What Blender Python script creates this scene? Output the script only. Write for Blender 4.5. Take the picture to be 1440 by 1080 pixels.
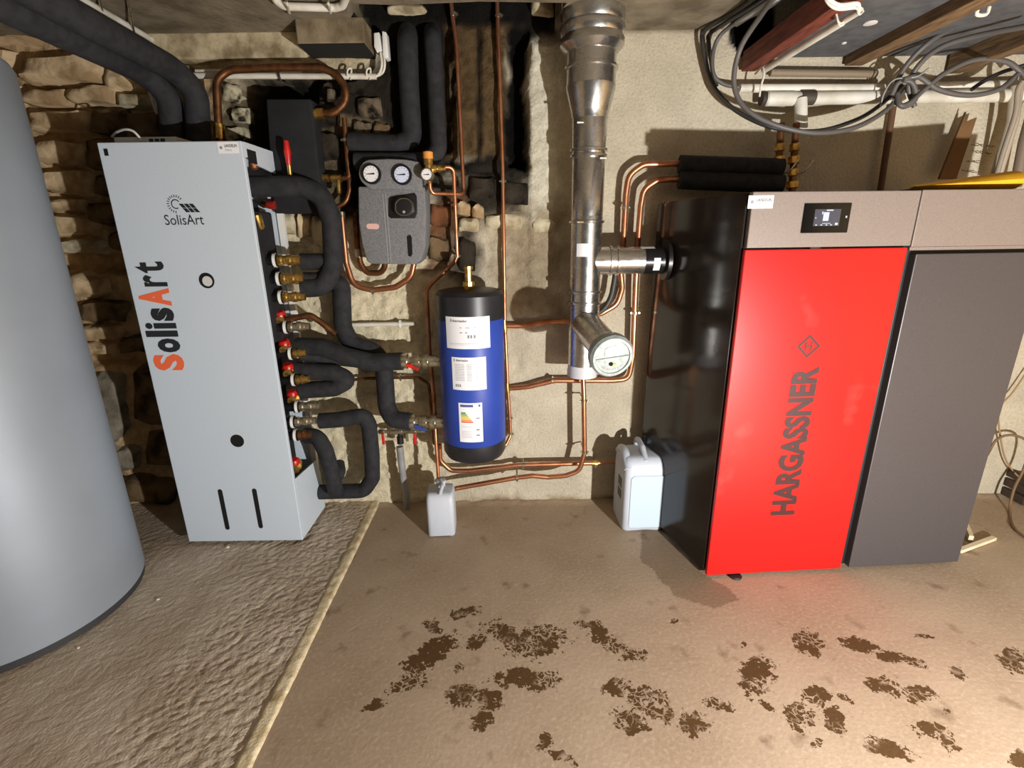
import bpy, bmesh, math, random
import numpy as np
from mathutils import Vector, Matrix

# ------------------------------------------------------------------ clear
for o in list(bpy.data.objects): bpy.data.objects.remove(o, do_unlink=True)
scene = bpy.context.scene
COL = scene.collection

# ------------------------------------------------------------------ camera
# world: X right along the back wall, Y away from the viewer, Z up, metres
F, CX, CY, CAMH = 700.0, 720.0, 540.0, 1.40
_n = np.array([750 - CX, 2850 - CY, F]); _n /= np.linalg.norm(_n)      # straight down, in lens axes
_up = -_n; _f = np.array([0, 0, 1.0]); _y = _f - _up * _f.dot(_up); _y /= np.linalg.norm(_y)
ROT = np.array([np.cross(_y, _up), _y, _up])
CAM = np.array([0.0, 0.0, CAMH])
cd = bpy.data.cameras.new('camera'); cam = bpy.data.objects.new('camera', cd); COL.objects.link(cam)
cd.sensor_width = 36.0; cd.lens = 36.0 * F / 1440.0; cd.clip_start = 0.02; cd.clip_end = 60
cx_, cy_, cz_ = ROT @ [1, 0, 0], ROT @ [0, -1, 0], ROT @ [0, 0, -1]
cam.matrix_world = Matrix(((cx_[0], cy_[0], cz_[0], CAM[0]), (cx_[1], cy_[1], cz_[1], CAM[1]),
                           (cx_[2], cy_[2], cz_[2], CAM[2]), (0, 0, 0, 1)))
scene.camera = cam

# ------------------------------------------------------------------ light
world = bpy.data.worlds.new('world'); scene.world = world; world.use_nodes = True
bg = world.node_tree.nodes['Background']
bg.inputs[0].default_value = (1.0, 0.93, 0.85, 1); bg.inputs[1].default_value = 0.055
ld = bpy.data.lights.new('work_lamp_light', 'POINT'); ld.energy = 370; ld.color = (1.0, 0.985, 0.96)
ld.shadow_soft_size = 0.022
lo = bpy.data.objects.new('work_lamp_light', ld); COL.objects.link(lo); lo.location = (1.38, -0.20, 0.58)
vs = scene.view_settings
vs.view_transform = 'Standard'; vs.look = 'None'; vs.exposure = 0.0; vs.gamma = 1.0; vs.use_curve_mapping = False

# ------------------------------------------------------------------ helpers
WALL = 2.42
def ray(px, py): return ROT @ np.array([px - CX, py - CY, F])
def P(px, py, Y=WALL):
    d = ray(px, py); return Vector(CAM + d * (Y / d[1]))
def PZ(px, py, z=0.0):
    d = ray(px, py); return Vector(CAM + d * ((z - CAMH) / d[2]))
def PX(px, py, x):
    d = ray(px, py); return Vector(CAM + d * (x / d[0]))
def to_px(pts):
    q = (np.asarray(pts, float) - CAM) @ ROT
    return q[:, 0] / q[:, 2] * F + CX, q[:, 1] / q[:, 2] * F + CY
def lin(c):
    def f(v):
        v /= 255.0
        return v / 12.92 if v <= 0.04045 else ((v + 0.055) / 1.055) ** 2.4
    return tuple(f(v) for v in c)

LOC = {}
def mesh_obj(name, verts, faces, mat, parent=None, smooth=False, base=None):
    v = np.array([tuple(p) for p in verts], float)
    if base is None:
        mn, mx = v.min(0), v.max(0); base = np.array([(mn[0] + mx[0]) / 2, (mn[1] + mx[1]) / 2, mn[2]])
    base = np.array(tuple(base), float)
    me = bpy.data.meshes.new(name); me.from_pydata([tuple(p) for p in (v - base)], [], faces)
    me.update()
    if smooth is True: me.polygons.foreach_set('use_smooth', [True] * len(me.polygons))
    elif smooth:
        me.polygons.foreach_set('use_smooth', [True] * len(me.polygons))
        try: me.set_sharp_from_angle(angle=math.radians(smooth))
        except Exception: pass
    if mat: me.materials.append(mat)
    o = bpy.data.objects.new(name, me); COL.objects.link(o)
    place(o, base, parent); return o
def place(o, base, parent):
    base = np.array(tuple(base), float)
    if parent is not None:
        o.parent = parent; o.location = tuple(base - LOC[parent.name])
    else: o.location = tuple(base)
    LOC[o.name] = base
def thing(name, base, label=None, cat=None, group=None):
    o = bpy.data.objects.new(name, None); COL.objects.link(o); o.empty_display_size = 0.05
    place(o, base, None); tag(o, label, cat, group); return o
def tag(o, label=None, cat=None, group=None, kind=None):
    if label: o['label'] = label
    if cat: o['category'] = cat
    if group: o['group'] = group
    if kind: o['kind'] = kind
    return o
class MB:
    """collects faces into one mesh"""
    def __init__(s): s.v = []; s.f = []
    def add(s, v, f):
        n = len(s.v); s.v += [tuple(p) for p in v]; s.f += [tuple(i + n for i in q) for q in f]; return s
    def box(s, a, b, bevel=0.0, M=None):
        x0, y0, z0 = a; x1, y1, z1 = b
        if bevel > 0:
            bm = bmesh.new(); bmesh.ops.create_cube(bm, size=1.0)
            for v in bm.verts:
                v.co = Vector(((x0 + x1) / 2 + v.co.x * (x1 - x0), (y0 + y1) / 2 + v.co.y * (y1 - y0), (z0 + z1) / 2 + v.co.z * (z1 - z0)))
            bmesh.ops.bevel(bm, geom=list(bm.edges), offset=bevel, segments=2, profile=0.5, affect='EDGES')
            bm.verts.index_update()
            v = [w.co.copy() for w in bm.verts]; f = [tuple(w.index for w in q.verts) for q in bm.faces]; bm.free()
        else:
            v = [Vector(p) for p in ((x0, y0, z0), (x1, y0, z0), (x1, y1, z0), (x0, y1, z0), (x0, y0, z1), (x1, y0, z1), (x1, y1, z1), (x0, y1, z1))]
            f = [(0, 3, 2, 1), (4, 5, 6, 7), (0, 1, 5, 4), (1, 2, 6, 5), (2, 3, 7, 6), (3, 0, 4, 7)]
        if M is not None: v = [M @ p for p in v]
        return s.add(v, f)
    def sweep(s, path, r, n=12, cap=True, rs=None):
        path = [Vector(p) for p in path]; m = len(path); T = []
        for i in range(m):
            a = path[max(0, i - 1)]; b = path[min(m - 1, i + 1)]; d = b - a
            T.append(d.normalized() if d.length > 1e-9 else Vector((0, 0, 1)))
        ref = Vector((0, 0, 1)) if abs(T[0].z) < 0.9 else Vector((1, 0, 0))
        u = T[0].cross(ref).normalized(); v = []; f = []
        for i in range(m):
            u = (u - T[i] * u.dot(T[i])).normalized(); w = T[i].cross(u)
            rr = rs[i] if rs else r
            for k in range(n):
                a = 2 * math.pi * k / n; v.append(path[i] + (u * math.cos(a) + w * math.sin(a)) * rr)
        for i in range(m - 1):
            for k in range(n):
                k2 = (k + 1) % n; f.append((i * n + k, i * n + k2, (i + 1) * n + k2, (i + 1) * n + k))
        if cap: f.append(tuple(reversed(range(n)))); f.append(tuple((m - 1) * n + k for k in range(n)))
        return s.add(v, f)
    def lathe(s, prof, o, axis=(0, 0, 1), n=24, start=0.0):
        """prof: (radius, height) pairs along axis from point o"""
        o = Vector(o); ax = Vector(axis).normalized()
        ref = Vector((0, 0, 1)) if abs(ax.z) < 0.9 else Vector((1, 0, 0))
        u = ax.cross(ref).normalized(); w = ax.cross(u); v = []; f = []
        for (r, h) in prof:
            for k in range(n):
                a = start + 2 * math.pi * k / n; v.append(o + ax * h + (u * math.cos(a) + w * math.sin(a)) * r)
        for i in range(len(prof) - 1):
            for k in range(n):
                k2 = (k + 1) % n; f.append((i * n + k, i * n + k2, (i + 1) * n + k2, (i + 1) * n + k))
        f.append(tuple(reversed(range(n)))); f.append(tuple((len(prof) - 1) * n + k for k in range(n)))
        return s.add(v, f)
    def prism(s, poly, d):
        """poly: list of 3D points (planar), extruded by vector d"""
        d = Vector(d); n = len(poly); v = [Vector(p) for p in poly] + [Vector(p) + d for p in poly]
        f = [tuple(range(n)), tuple(reversed(range(n, 2 * n)))]
        for i in range(n): j = (i + 1) % n; f.append((i, i + n, j + n, j))
        return s.add(v, f)
    def build(s, name, mat, parent=None, smooth=False, base=None):
        o = mesh_obj(name, s.v, s.f, mat, parent, smooth, base)
        bm = bmesh.new(); bm.from_mesh(o.data); bmesh.ops.recalc_face_normals(bm, faces=list(bm.faces)); bm.to_mesh(o.data); bm.free()
        if smooth and smooth is not True:
            try: o.data.set_sharp_from_angle(angle=math.radians(smooth))
            except Exception: pass
        return o
def fillet(pts, rad=0.05, seg=6):
    pts = [Vector(p) for p in pts]; out = [pts[0]]
    for i in range(1, len(pts) - 1):
        a, b, c = pts[i - 1], pts[i], pts[i + 1]
        d1 = (a - b); d2 = (c - b); l1, l2 = d1.length, d2.length
        if l1 < 1e-6 or l2 < 1e-6: continue
        d1 /= l1; d2 /= l2; ang = d1.angle(d2)
        if ang > math.radians(176): out.append(b); continue
        t = min(rad / math.tan(ang / 2), l1 * 0.49, l2 * 0.49)
        p, q = b + d1 * t, b + d2 * t
        for k in range(seg + 1):
            s = k / seg; out.append((1 - s) ** 2 * p + 2 * s * (1 - s) * b + s * s * q)
    out.append(pts[-1]); return out
def smooth_path(pts, sub=8):
    p = [Vector(q) for q in pts]; p = [p[0] * 2 - p[1]] + p + [p[-1] * 2 - p[-2]]; out = []
    for i in range(1, len(p) - 2):
        for k in range(sub):
            t = k / sub; a, b, c, d = p[i - 1], p[i], p[i + 1], p[i + 2]
            out.append(0.5 * ((2 * b) + (c - a) * t + (2 * a - 5 * b + 4 * c - d) * t * t + (3 * b - a - 3 * c + d) * t ** 3))
    out.append(p[-2]); return out
def pp(lst): return [P(*q) for q in lst]
def tube(name, pts, r, mat, parent=None, rad=0.05, n=12, curve=False):
    path = smooth_path(pts) if curve else fillet(pts, rad)
    return MB().sweep(path, r, n).build(name, mat, parent, smooth=50)
def frame(o, right, up):
    right = Vector(right).normalized(); up = Vector(up).normalized(); nn = right.cross(up)
    return Matrix(((right.x, up.x, nn.x, o[0]), (right.y, up.y, nn.y, o[1]), (right.z, up.z, nn.z, o[2]), (0, 0, 0, 1)))
def text(name, body, M, w, h, mat, parent, bold=0.0, depth=0.0006, center=True):
    """lettering fitted to w x h, lying in the local XY plane of M"""
    cu = bpy.data.curves.new('t', 'FONT'); cu.body = body; cu.size = 1.0; cu.offset = bold; cu.resolution_u = 3
    ob = bpy.data.objects.new('t', cu); COL.objects.link(ob)
    dg = bpy.context.evaluated_depsgraph_get(); me = ob.evaluated_get(dg).to_mesh()
    v = np.array([tuple(p.co) for p in me.vertices]); f = [tuple(p.vertices) for p in me.polygons]
    ob.evaluated_get(dg).to_mesh_clear(); bpy.data.objects.remove(ob, do_unlink=True); bpy.data.curves.remove(cu)
    mn, mx = v.min(0), v.max(0); v = v - mn; v[:, 0] *= w / (mx[0] - mn[0]); v[:, 1] *= h / (mx[1] - mn[1])
    if center: v[:, 0] -= w / 2; v[:, 1] -= h / 2
    mb = MB(); V = [M @ Vector((p[0], p[1], depth)) for p in v]
    return mesh_obj(name, V, f, mat, parent)

# ------------------------------------------------------------------ numpy noise
_rng = np.random.default_rng(7)
_LAT = _rng.random((256, 256))
def vnoise(x, y):
    xi = np.floor(x).astype(int); yi = np.floor(y).astype(int); fx = x - xi; fy = y - yi
    fx = fx * fx * (3 - 2 * fx); fy = fy * fy * (3 - 2 * fy)
    a = _LAT[xi % 256, yi % 256]; b = _LAT[(xi + 1) % 256, yi % 256]; c = _LAT[xi % 256, (yi + 1) % 256]; d = _LAT[(xi + 1) % 256, (yi + 1) % 256]
    return (a * (1 - fx) + b * fx) * (1 - fy) + (c * (1 - fx) + d * fx) * fy
def fbm(x, y, oct=4, gain=0.5):
    s = 0; a = 1.0; t = 0
    for i in range(oct):
        s = s + a * vnoise(x * 2 ** i + 17.3 * i, y * 2 ** i + 9.1 * i); t += a; a *= gain
    return s / t
def sstep(a, b, x):
    t = np.clip((x - a) / (b - a), 0, 1); return t * t * (3 - 2 * t)

# ------------------------------------------------------------------ materials
MATS = {}
def mat(name, col, rough=0.6, metal=0.0, col2=None, scale=20.0, bump=0.0, bscale=None, detail=4.0, spec=0.5, lo=0.4, hi=0.65, coat=0.0, attr=None, trans=0.0, rough2=None, stretch=None):
    if name in MATS: return MATS[name]
    m = bpy.data.materials.new(name); m.use_nodes = True; nt = m.node_tree; N = nt.nodes; L = nt.links
    b = N['Principled BSDF']; c = lin(col) + (1,)
    b.inputs['Base Color'].default_value = c; b.inputs['Roughness'].default_value = rough; b.inputs['Metallic'].default_value = metal
    b.inputs['Specular IOR Level'].default_value = spec; b.inputs['Coat Weight'].default_value = coat
    if trans: b.inputs['Subsurface Weight'].default_value = trans; b.inputs['Subsurface Radius'].default_value = (0.03, 0.03, 0.03)
    tc = N.new('ShaderNodeTexCoord'); src = tc.outputs['Object']
    if stretch:
        mp = N.new('ShaderNodeMapping'); mp.inputs['Scale'].default_value = stretch; L.new(src, mp.inputs[0]); src = mp.outputs[0]
    if col2 is not None or attr:
        nz = N.new('ShaderNodeTexNoise'); nz.inputs['Scale'].default_value = scale; nz.inputs['Detail'].default_value = detail
        L.new(src, nz.inputs['Vector'])
        mr = N.new('ShaderNodeMapRange'); mr.inputs[1].default_value = lo; mr.inputs[2].default_value = hi; L.new(nz.outputs[0], mr.inputs[0])
        mx = N.new('ShaderNodeMix'); mx.data_type = 'RGBA'; L.new(mr.outputs[0], mx.inputs[0])
        if attr:
            at = N.new('ShaderNodeAttribute'); at.attribute_name = attr; L.new(at.outputs['Color'], mx.inputs[6])
            hs = N.new('ShaderNodeHueSaturation'); hs.inputs['Value'].default_value = 0.80; L.new(at.outputs['Color'], hs.inputs['Color']); L.new(hs.outputs[0], mx.inputs[7])
        else:
            mx.inputs[6].default_value = c; mx.inputs[7].default_value = lin(col2) + (1,)
        L.new(mx.outputs[2], b.inputs['Base Color'])
        if rough2 is not None:
            rr = N.new('ShaderNodeMapRange'); rr.inputs[3].default_value = rough; rr.inputs[4].default_value = rough2
            L.new(mr.outputs[0], rr.inputs[0]); L.new(rr.outputs[0], b.inputs['Roughness'])
    if bump:
        n2 = N.new('ShaderNodeTexNoise'); n2.inputs['Scale'].default_value = bscale or scale * 3; n2.inputs['Detail'].default_value = 5
        L.new(src, n2.inputs['Vector'])
        bp = N.new('ShaderNodeBump'); bp.inputs['Strength'].default_value = 0.8; bp.inputs['Distance'].default_value = bump
        L.new(n2.outputs[0], bp.inputs['Height']); L.new(bp.outputs[0], b.inputs['Normal'])
    MATS[name] = m; return m
def emit(name, col, s):
    m = bpy.data.materials.new(name); m.use_nodes = True; b = m.node_tree.nodes['Principled BSDF']
    b.inputs['Base Color'].default_value = (0.01, 0.01, 0.01, 1); b.inputs['Emission Color'].default_value = lin(col) + (1,); b.inputs['Emission Strength'].default_value = s
    b.inputs['Roughness'].default_value = 0.2
    return m

foam = mat('black_foam_insulation', (47, 47, 50), 0.82, col2=(36, 36, 39), scale=30, bump=0.0015, bscale=160, spec=0.3)
foam_flat = mat('black_foam_board', (40, 40, 43), 0.85, col2=(33, 32, 36), scale=12, bump=0.001, bscale=120, spec=0.25)
copper = mat('copper_pipe', (212, 148, 110), 0.30, 0.9, col2=(168, 108, 76), scale=14, rough2=0.45)
copper_old = mat('tarnished_copper', (142, 96, 62), 0.40, 0.85, col2=(88, 58, 38), scale=18, rough2=0.55)
brass = mat('brass_fitting', (222, 184, 104), 0.30, 0.9, col2=(160, 122, 62), scale=45)
nickel = mat('nickel_fitting', (214, 206, 186), 0.28, 0.9, col2=(160, 148, 118), scale=50)
steel = mat('stainless_flue', (206, 204, 200), 0.23, 0.97, col2=(192, 190, 186), scale=30, rough2=0.30)
zinc = mat('galvanised_cap', (164, 174, 172), 0.45, 0.2, col2=(140, 150, 150), scale=60)
white_pvc = mat('white_plastic_pipe', (226, 222, 210), 0.5, col2=(200, 194, 178), scale=9)
grey_pvc = mat('grey_plastic_pipe', (150, 150, 150), 0.5, col2=(130, 130, 130), scale=10)
white_label = mat('white_paper_label', (240, 240, 244), 0.45)
black_plastic = mat('black_plastic', (20, 20, 22), 0.35, col2=(26, 26, 28), scale=30)
dark_void = mat('black_hollow', (6, 6, 6), 0.9)
red_plastic = mat('red_handle_plastic', (206, 40, 30), 0.35, col2=(170, 24, 20), scale=30)
blue_plastic = mat('blue_handle_plastic', (40, 66, 150), 0.4)
ink = mat('dark_print', (30, 32, 34), 0.5)
ink_grey = mat('grey_print', (140, 140, 146), 0.6)
white_paint = mat('white_painted_metal', (232, 232, 228), 0.45)
# ================================================================== SETTING
def grid_obj(name, xs, ys, fn, colfn, m, parent=None, vertical=False, attr='tint', extra=None):
    X, Y = np.meshgrid(xs, ys); nx, ny = len(xs), len(ys)
    H = fn(X, Y)
    V = np.stack([X, H, Y], -1) if vertical else np.stack([X, Y, H], -1)
    V = V.reshape(-1, 3)
    i = np.arange(nx * ny).reshape(ny, nx)
    q = np.stack([i[:-1, :-1], i[:-1, 1:], i[1:, 1:], i[1:, :-1]], -1).reshape(-1, 4)
    me = bpy.data.meshes.new(name); me.vertices.add(len(V)); me.vertices.foreach_set('co', V.ravel())
    me.loops.add(q.size); me.loops.foreach_set('vertex_index', q.ravel().astype(np.int32))
    me.polygons.add(len(q)); me.polygons.foreach_set('loop_start', np.arange(0, q.size, 4, dtype=np.int32))
    me.polygons.foreach_set('use_smooth', np.ones(len(q), bool)); me.update(calc_edges=True); me.validate()
    if colfn is not None:
        c = colfn(X, Y).reshape(-1, 3); a = me.color_attributes.new(attr, 'FLOAT_COLOR', 'POINT')
        a.data.foreach_set('color', np.c_[c, np.ones(len(c))].ravel().astype(np.float32))
    if extra is not None:
        for k, fnx in extra.items():
            a = me.attributes.new(k, 'FLOAT', 'POINT'); a.data.foreach_set('value', fnx(X, Y).ravel().astype(np.float32))
    me.materials.append(m); o = bpy.data.objects.new(name, me); COL.objects.link(o)
    LOC[o.name] = np.zeros(3)
    if parent is not None: o.parent = parent
    return o

# ---------------- floor (smooth concrete, wet prints)
# damp marks: centre and half axes measured on the floor, tilt in degrees
STAIN = [(655,862,20,8,-15),(608,880,16,8,10),(606,918,40,14,-35),(575,960,26,12,-25),(535,992,22,6,-10),(667,903,18,10,-25),(702,888,24,12,20),
 (752,903,40,22,-12),(742,955,44,15,0),(652,975,22,20,0),(690,985,22,16,20),(645,938,9,6,0),(676,1015,14,13,60),(825,880,18,7,0),(842,890,18,13,20),
 (862,905,28,10,20),(892,920,16,10,0),(1066,950,26,29,0),(866,968,22,12,0),(915,985,36,18,20),(885,1012,26,17,20),(935,1000,16,12,50),(762,1042,12,15,60),
 (790,1066,24,9,30),(1140,905,20,16,25),(1208,908,28,11,15),(1252,925,22,9,10),(1290,932,26,7,25),(1242,965,30,13,25),(1292,975,20,12,10),
 (1345,944,16,6,25),(1426,928,24,13,0),(1150,980,22,14,20),(1125,1012,22,18,20),(1176,1012,17,15,30),(1150,1048,11,8,0),(1250,1055,30,14,20),
 (1312,1027,24,12,10),(1338,1046,14,10,40),(978,1018,22,16,0),(1010,990,18,9,0),(1080,990,14,5,20),(1430,1066,20,10,0),(1295,892,10,3,5),(945,871,6,4,0),(1042,905,6,5,20),(1190,985,12,6,30),(1328,1003,8,4,20)]
_st = []
for (a, b, rx, ry, t) in STAIN:
    c = PZ(a, b); ex = PZ(a + rx * math.cos(math.radians(t)), b + rx * math.sin(math.radians(t))) - c
    ey = PZ(a - ry * math.sin(math.radians(t)), b + ry * math.cos(math.radians(t))) - c
    _st.append((c.x, c.y, np.linalg.inv(np.array([[ex.x, ey.x], [ex.y, ey.y]]))))
def stain(X, Y):
    wx = (fbm(X * 14, Y * 14, 3) - .5) * .05; wy = (fbm(X * 14 + 50, Y * 14 + 31, 3) - .5) * .05
    s = np.zeros_like(X)
    for (cx, cy, M) in _st:
        dx, dy = X + wx - cx, Y + wy - cy; u = M[0, 0] * dx + M[0, 1] * dy; v = M[1, 0] * dx + M[1, 1] * dy
        s = np.maximum(s, np.clip(1.62 - np.sqrt(u * u + v * v), 0, 1))
    return s
DAMP_SHADE = [(900, 745), (930, 748), (995, 806), (1040, 845), (1000, 860), (950, 835), (905, 790)]  # damp patch at the boiler foot, part of the boiler's shadow painted in
_dp = [PZ(*q) for q in DAMP_SHADE]
def damp_shade(X, Y):
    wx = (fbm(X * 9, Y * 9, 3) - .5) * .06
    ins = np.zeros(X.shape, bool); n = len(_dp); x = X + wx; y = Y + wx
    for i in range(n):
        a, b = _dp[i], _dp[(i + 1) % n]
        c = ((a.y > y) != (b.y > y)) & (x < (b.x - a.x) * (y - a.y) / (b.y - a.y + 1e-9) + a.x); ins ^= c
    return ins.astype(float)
def floor_mat():
    m = bpy.data.materials.new('stained_concrete_floor'); m.use_nodes = True; nt = m.node_tree; N = nt.nodes; L = nt.links; b = N['Principled BSDF']
    tc = N.new('ShaderNodeTexCoord').outputs['Object']
    def noise(sc, det=5):
        n = N.new('ShaderNodeTexNoise'); n.inputs['Scale'].default_value = sc; n.inputs['Detail'].default_value = det; L.new(tc, n.inputs['Vector']); return n.outputs[0]
    def rng(s, a, c, o0=0.0, o1=1.0):
        r = N.new('ShaderNodeMapRange'); r.inputs[1].default_value = a; r.inputs[2].default_value = c; r.inputs[3].default_value = o0; r.inputs[4].default_value = o1; L.new(s, r.inputs[0]); return r.outputs[0]
    def mix(f, a, c):
        x = N.new('ShaderNodeMix'); x.data_type = 'RGBA'; L.new(f, x.inputs[0])
        for k, q in ((6, a), (7, c)):
            if isinstance(q, tuple): x.inputs[k].default_value = lin(q) + (1,)
            else: L.new(q, x.inputs[k])
        return x.outputs[2]
    def math_(op, a, c):
        x = N.new('ShaderNodeMath'); x.operation = op
        for k, q in enumerate((a, c)):
            if isinstance(q, (int, float)): x.inputs[k].default_value = q
            else: L.new(q, x.inputs[k])
        return x.outputs[0]
    base = mix(rng(noise(3.0), .35, .7), (172, 152, 128), (157, 136, 112))
    base = mix(rng(noise(75, 4), .5, .8), base, (180, 162, 140))
    base = mix(rng(noise(9, 6), .62, .72), base, (136, 116, 94))
    at = N.new('ShaderNodeAttribute'); at.attribute_name = 'stain'
    s = math_('ADD', math_('ADD', at.outputs['Fac'], math_('MULTIPLY', math_('SUBTRACT', noise(42, 4), .5), 2.0)), math_('MULTIPLY', math_('SUBTRACT', noise(120, 3), .5), 1.2))
    s = rng(s, .60, .66)
    vo = N.new('ShaderNodeTexVoronoi'); vo.feature = 'DISTANCE_TO_EDGE'; vo.inputs['Scale'].default_value = 46
    wn = N.new('ShaderNodeTexNoise'); wn.inputs['Scale'].default_value = 26; wn.inputs['Detail'].default_value = 3; L.new(tc, wn.inputs['Vector'])
    vm = N.new('ShaderNodeVectorMath'); vm.operation = 'MULTIPLY_ADD'; L.new(wn.outputs['Color'], vm.inputs[0]); vm.inputs[1].default_value = (.07, .07, 0); L.new(tc, vm.inputs[2]); L.new(vm.outputs[0], vo.inputs['Vector'])
    vein = math_('MAXIMUM', rng(vo.outputs['Distance'], .05, .10), rng(noise(9, 2), .47, .56, 1.0, 0.0))
    s = math_('MULTIPLY', s, vein)
    dm = N.new('ShaderNodeAttribute'); dm.attribute_name = 'damp_shade'
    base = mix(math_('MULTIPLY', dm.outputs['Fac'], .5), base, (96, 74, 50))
    base = mix(s, base, (84, 60, 32))
    L.new(base, b.inputs['Base Color']); b.inputs['Roughness'].default_value = 0.85; b.inputs['Specular IOR Level'].default_value = 0.25
    bp = N.new('ShaderNodeBump'); bp.inputs['Strength'].default_value = .35; bp.inputs['Distance'].default_value = .003; L.new(noise(70, 5), bp.inputs['Height']); L.new(bp.outputs[0], b.inputs['Normal'])
    return m
xs = np.arange(-0.735, 3.32, .008); ys = np.concatenate([np.linspace(-1.2, .9, 15), np.arange(.905, 2.62, .008)])
floor = grid_obj('floor', xs, ys, lambda X, Y: (fbm(X * 3, Y * 3, 3) - .5) * .006 + sstep(2.36, 2.42, Y) * .012 * fbm(X * 14, Y * 14, 2), None, floor_mat(), extra={'stain': stain, 'damp_shade': damp_shade})
tag(floor, kind='structure')
screed_m = mat('rough_brown_screed', (196, 180, 160), 0.92, col2=(178, 160, 138), scale=5, bump=0.005, bscale=120, spec=0.15)
def scr(X, Y):
    u = X * .8 + Y * .6; v = -X * .6 + Y * .8
    w = fbm(X * 5, Y * 5, 2) * 2
    h = (np.abs(fbm(u * 16 + w, v * 44 + w, 3) - .5) * -2 + .5) * .0035 + (np.abs(fbm(u * 34 + 2 * w, v * 52 + 3 * w, 3) - .5) * -2 + .5) * .0055 + (fbm(X * 70, Y * 70, 2) - .5) * .0055
    k = .45 + .55 * sstep(-1.5, -1.0, X + (fbm(X * 3, Y * 3, 2) - .5) * .6)
    return .002 + h * k + (fbm(X * 2, Y * 2, 2) - .5) * .01
sc = grid_obj('rough_screed', np.arange(-2.8, -.765, .0065), np.concatenate([np.linspace(-1.2, .8, 10), np.arange(.81, 2.6, .0065)]), scr, None, screed_m, floor)
jm = mat('pale_joint_mortar', (222, 206, 172), 0.9, col2=(190, 170, 132), scale=26, bump=0.003, bscale=120, spec=0.1)
grid_obj('joint_strip', np.linspace(-.783, -.727, 9), np.arange(-1.2, 2.43, .012),
         lambda X, Y: -.004 + .014 * (1 - ((X + .755) / .028) ** 6) + (fbm(X * 40, Y * 40, 2) - .5) * .005, None, jm, floor)

# ---------------- back wall
def rectm(px, py, x0, y0, x1, y1, soft, nz):
    d = np.maximum(np.maximum(x0 - px, px - x1), np.maximum(y0 - py, py - y1)) + nz
    return 1 - sstep(-soft, soft, d)
def wall_fields(X, Z):
    pts = np.stack([X, np.full_like(X, WALL), Z], -1).reshape(-1, 3); a, b = to_px(pts)
    return a.reshape(X.shape), b.reshape(X.shape)
def wall_h(X, Z):
    px, py = wall_fields(X, Z); nz = (fbm(X * 16, Z * 16, 3) - .5) * 40; n2 = (fbm(X * 30, Z * 30, 3) - .5)
    rough = 1 - sstep(720, 760, px + nz * .4)
    h = rough * ((fbm(X * 9, Z * 9, 4) - .5) * .035 + n2 * .016) + (1 - rough) * (fbm(X * 2.5, Z * 2.5, 3) - .5) * .012
    worm = rectm(px, py, 400, 330, 618, 720, 12, nz)
    h = h * (1 - worm) + worm * ((np.abs(fbm(X * 24 + 3 * n2, Z * 34, 3) - .5) * -2 + .3) * .034 + n2 * .016)
    h -= .020 * rectm(px, py, 744, 62, 784, 470, 5, nz * .35) * (.7 + n2)             # plaster ridge stands proud
    h += .13 * rectm(px, py, 713, 45, 742, 236, 3, nz * .35)                           # chase in the masonry
    h += .09 * rectm(px, py, 345, 112, 445, 214, 5, nz * .5)                           # hollow behind the foam board
    h += .05 * rectm(px, py, 556, 40, 636, 218, 5, nz * .5) + .03 * rectm(px, py, 598, 222, 742, 246, 4, nz * .3)
    h += .10 * rectm(px, py, 60, 358, 240, 384, 3, nz * .12) + .06 * rectm(px, py, 60, 498, 260, 515, 3, nz * .2)
    h += .02 * rectm(px, py, 671, 40, 676, 224, 2, nz * .12)
    stones_left = rectm(px, py, -400, -50, 300, 800, 20, nz) ; h += .03 * stones_left
    return WALL + h
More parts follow.
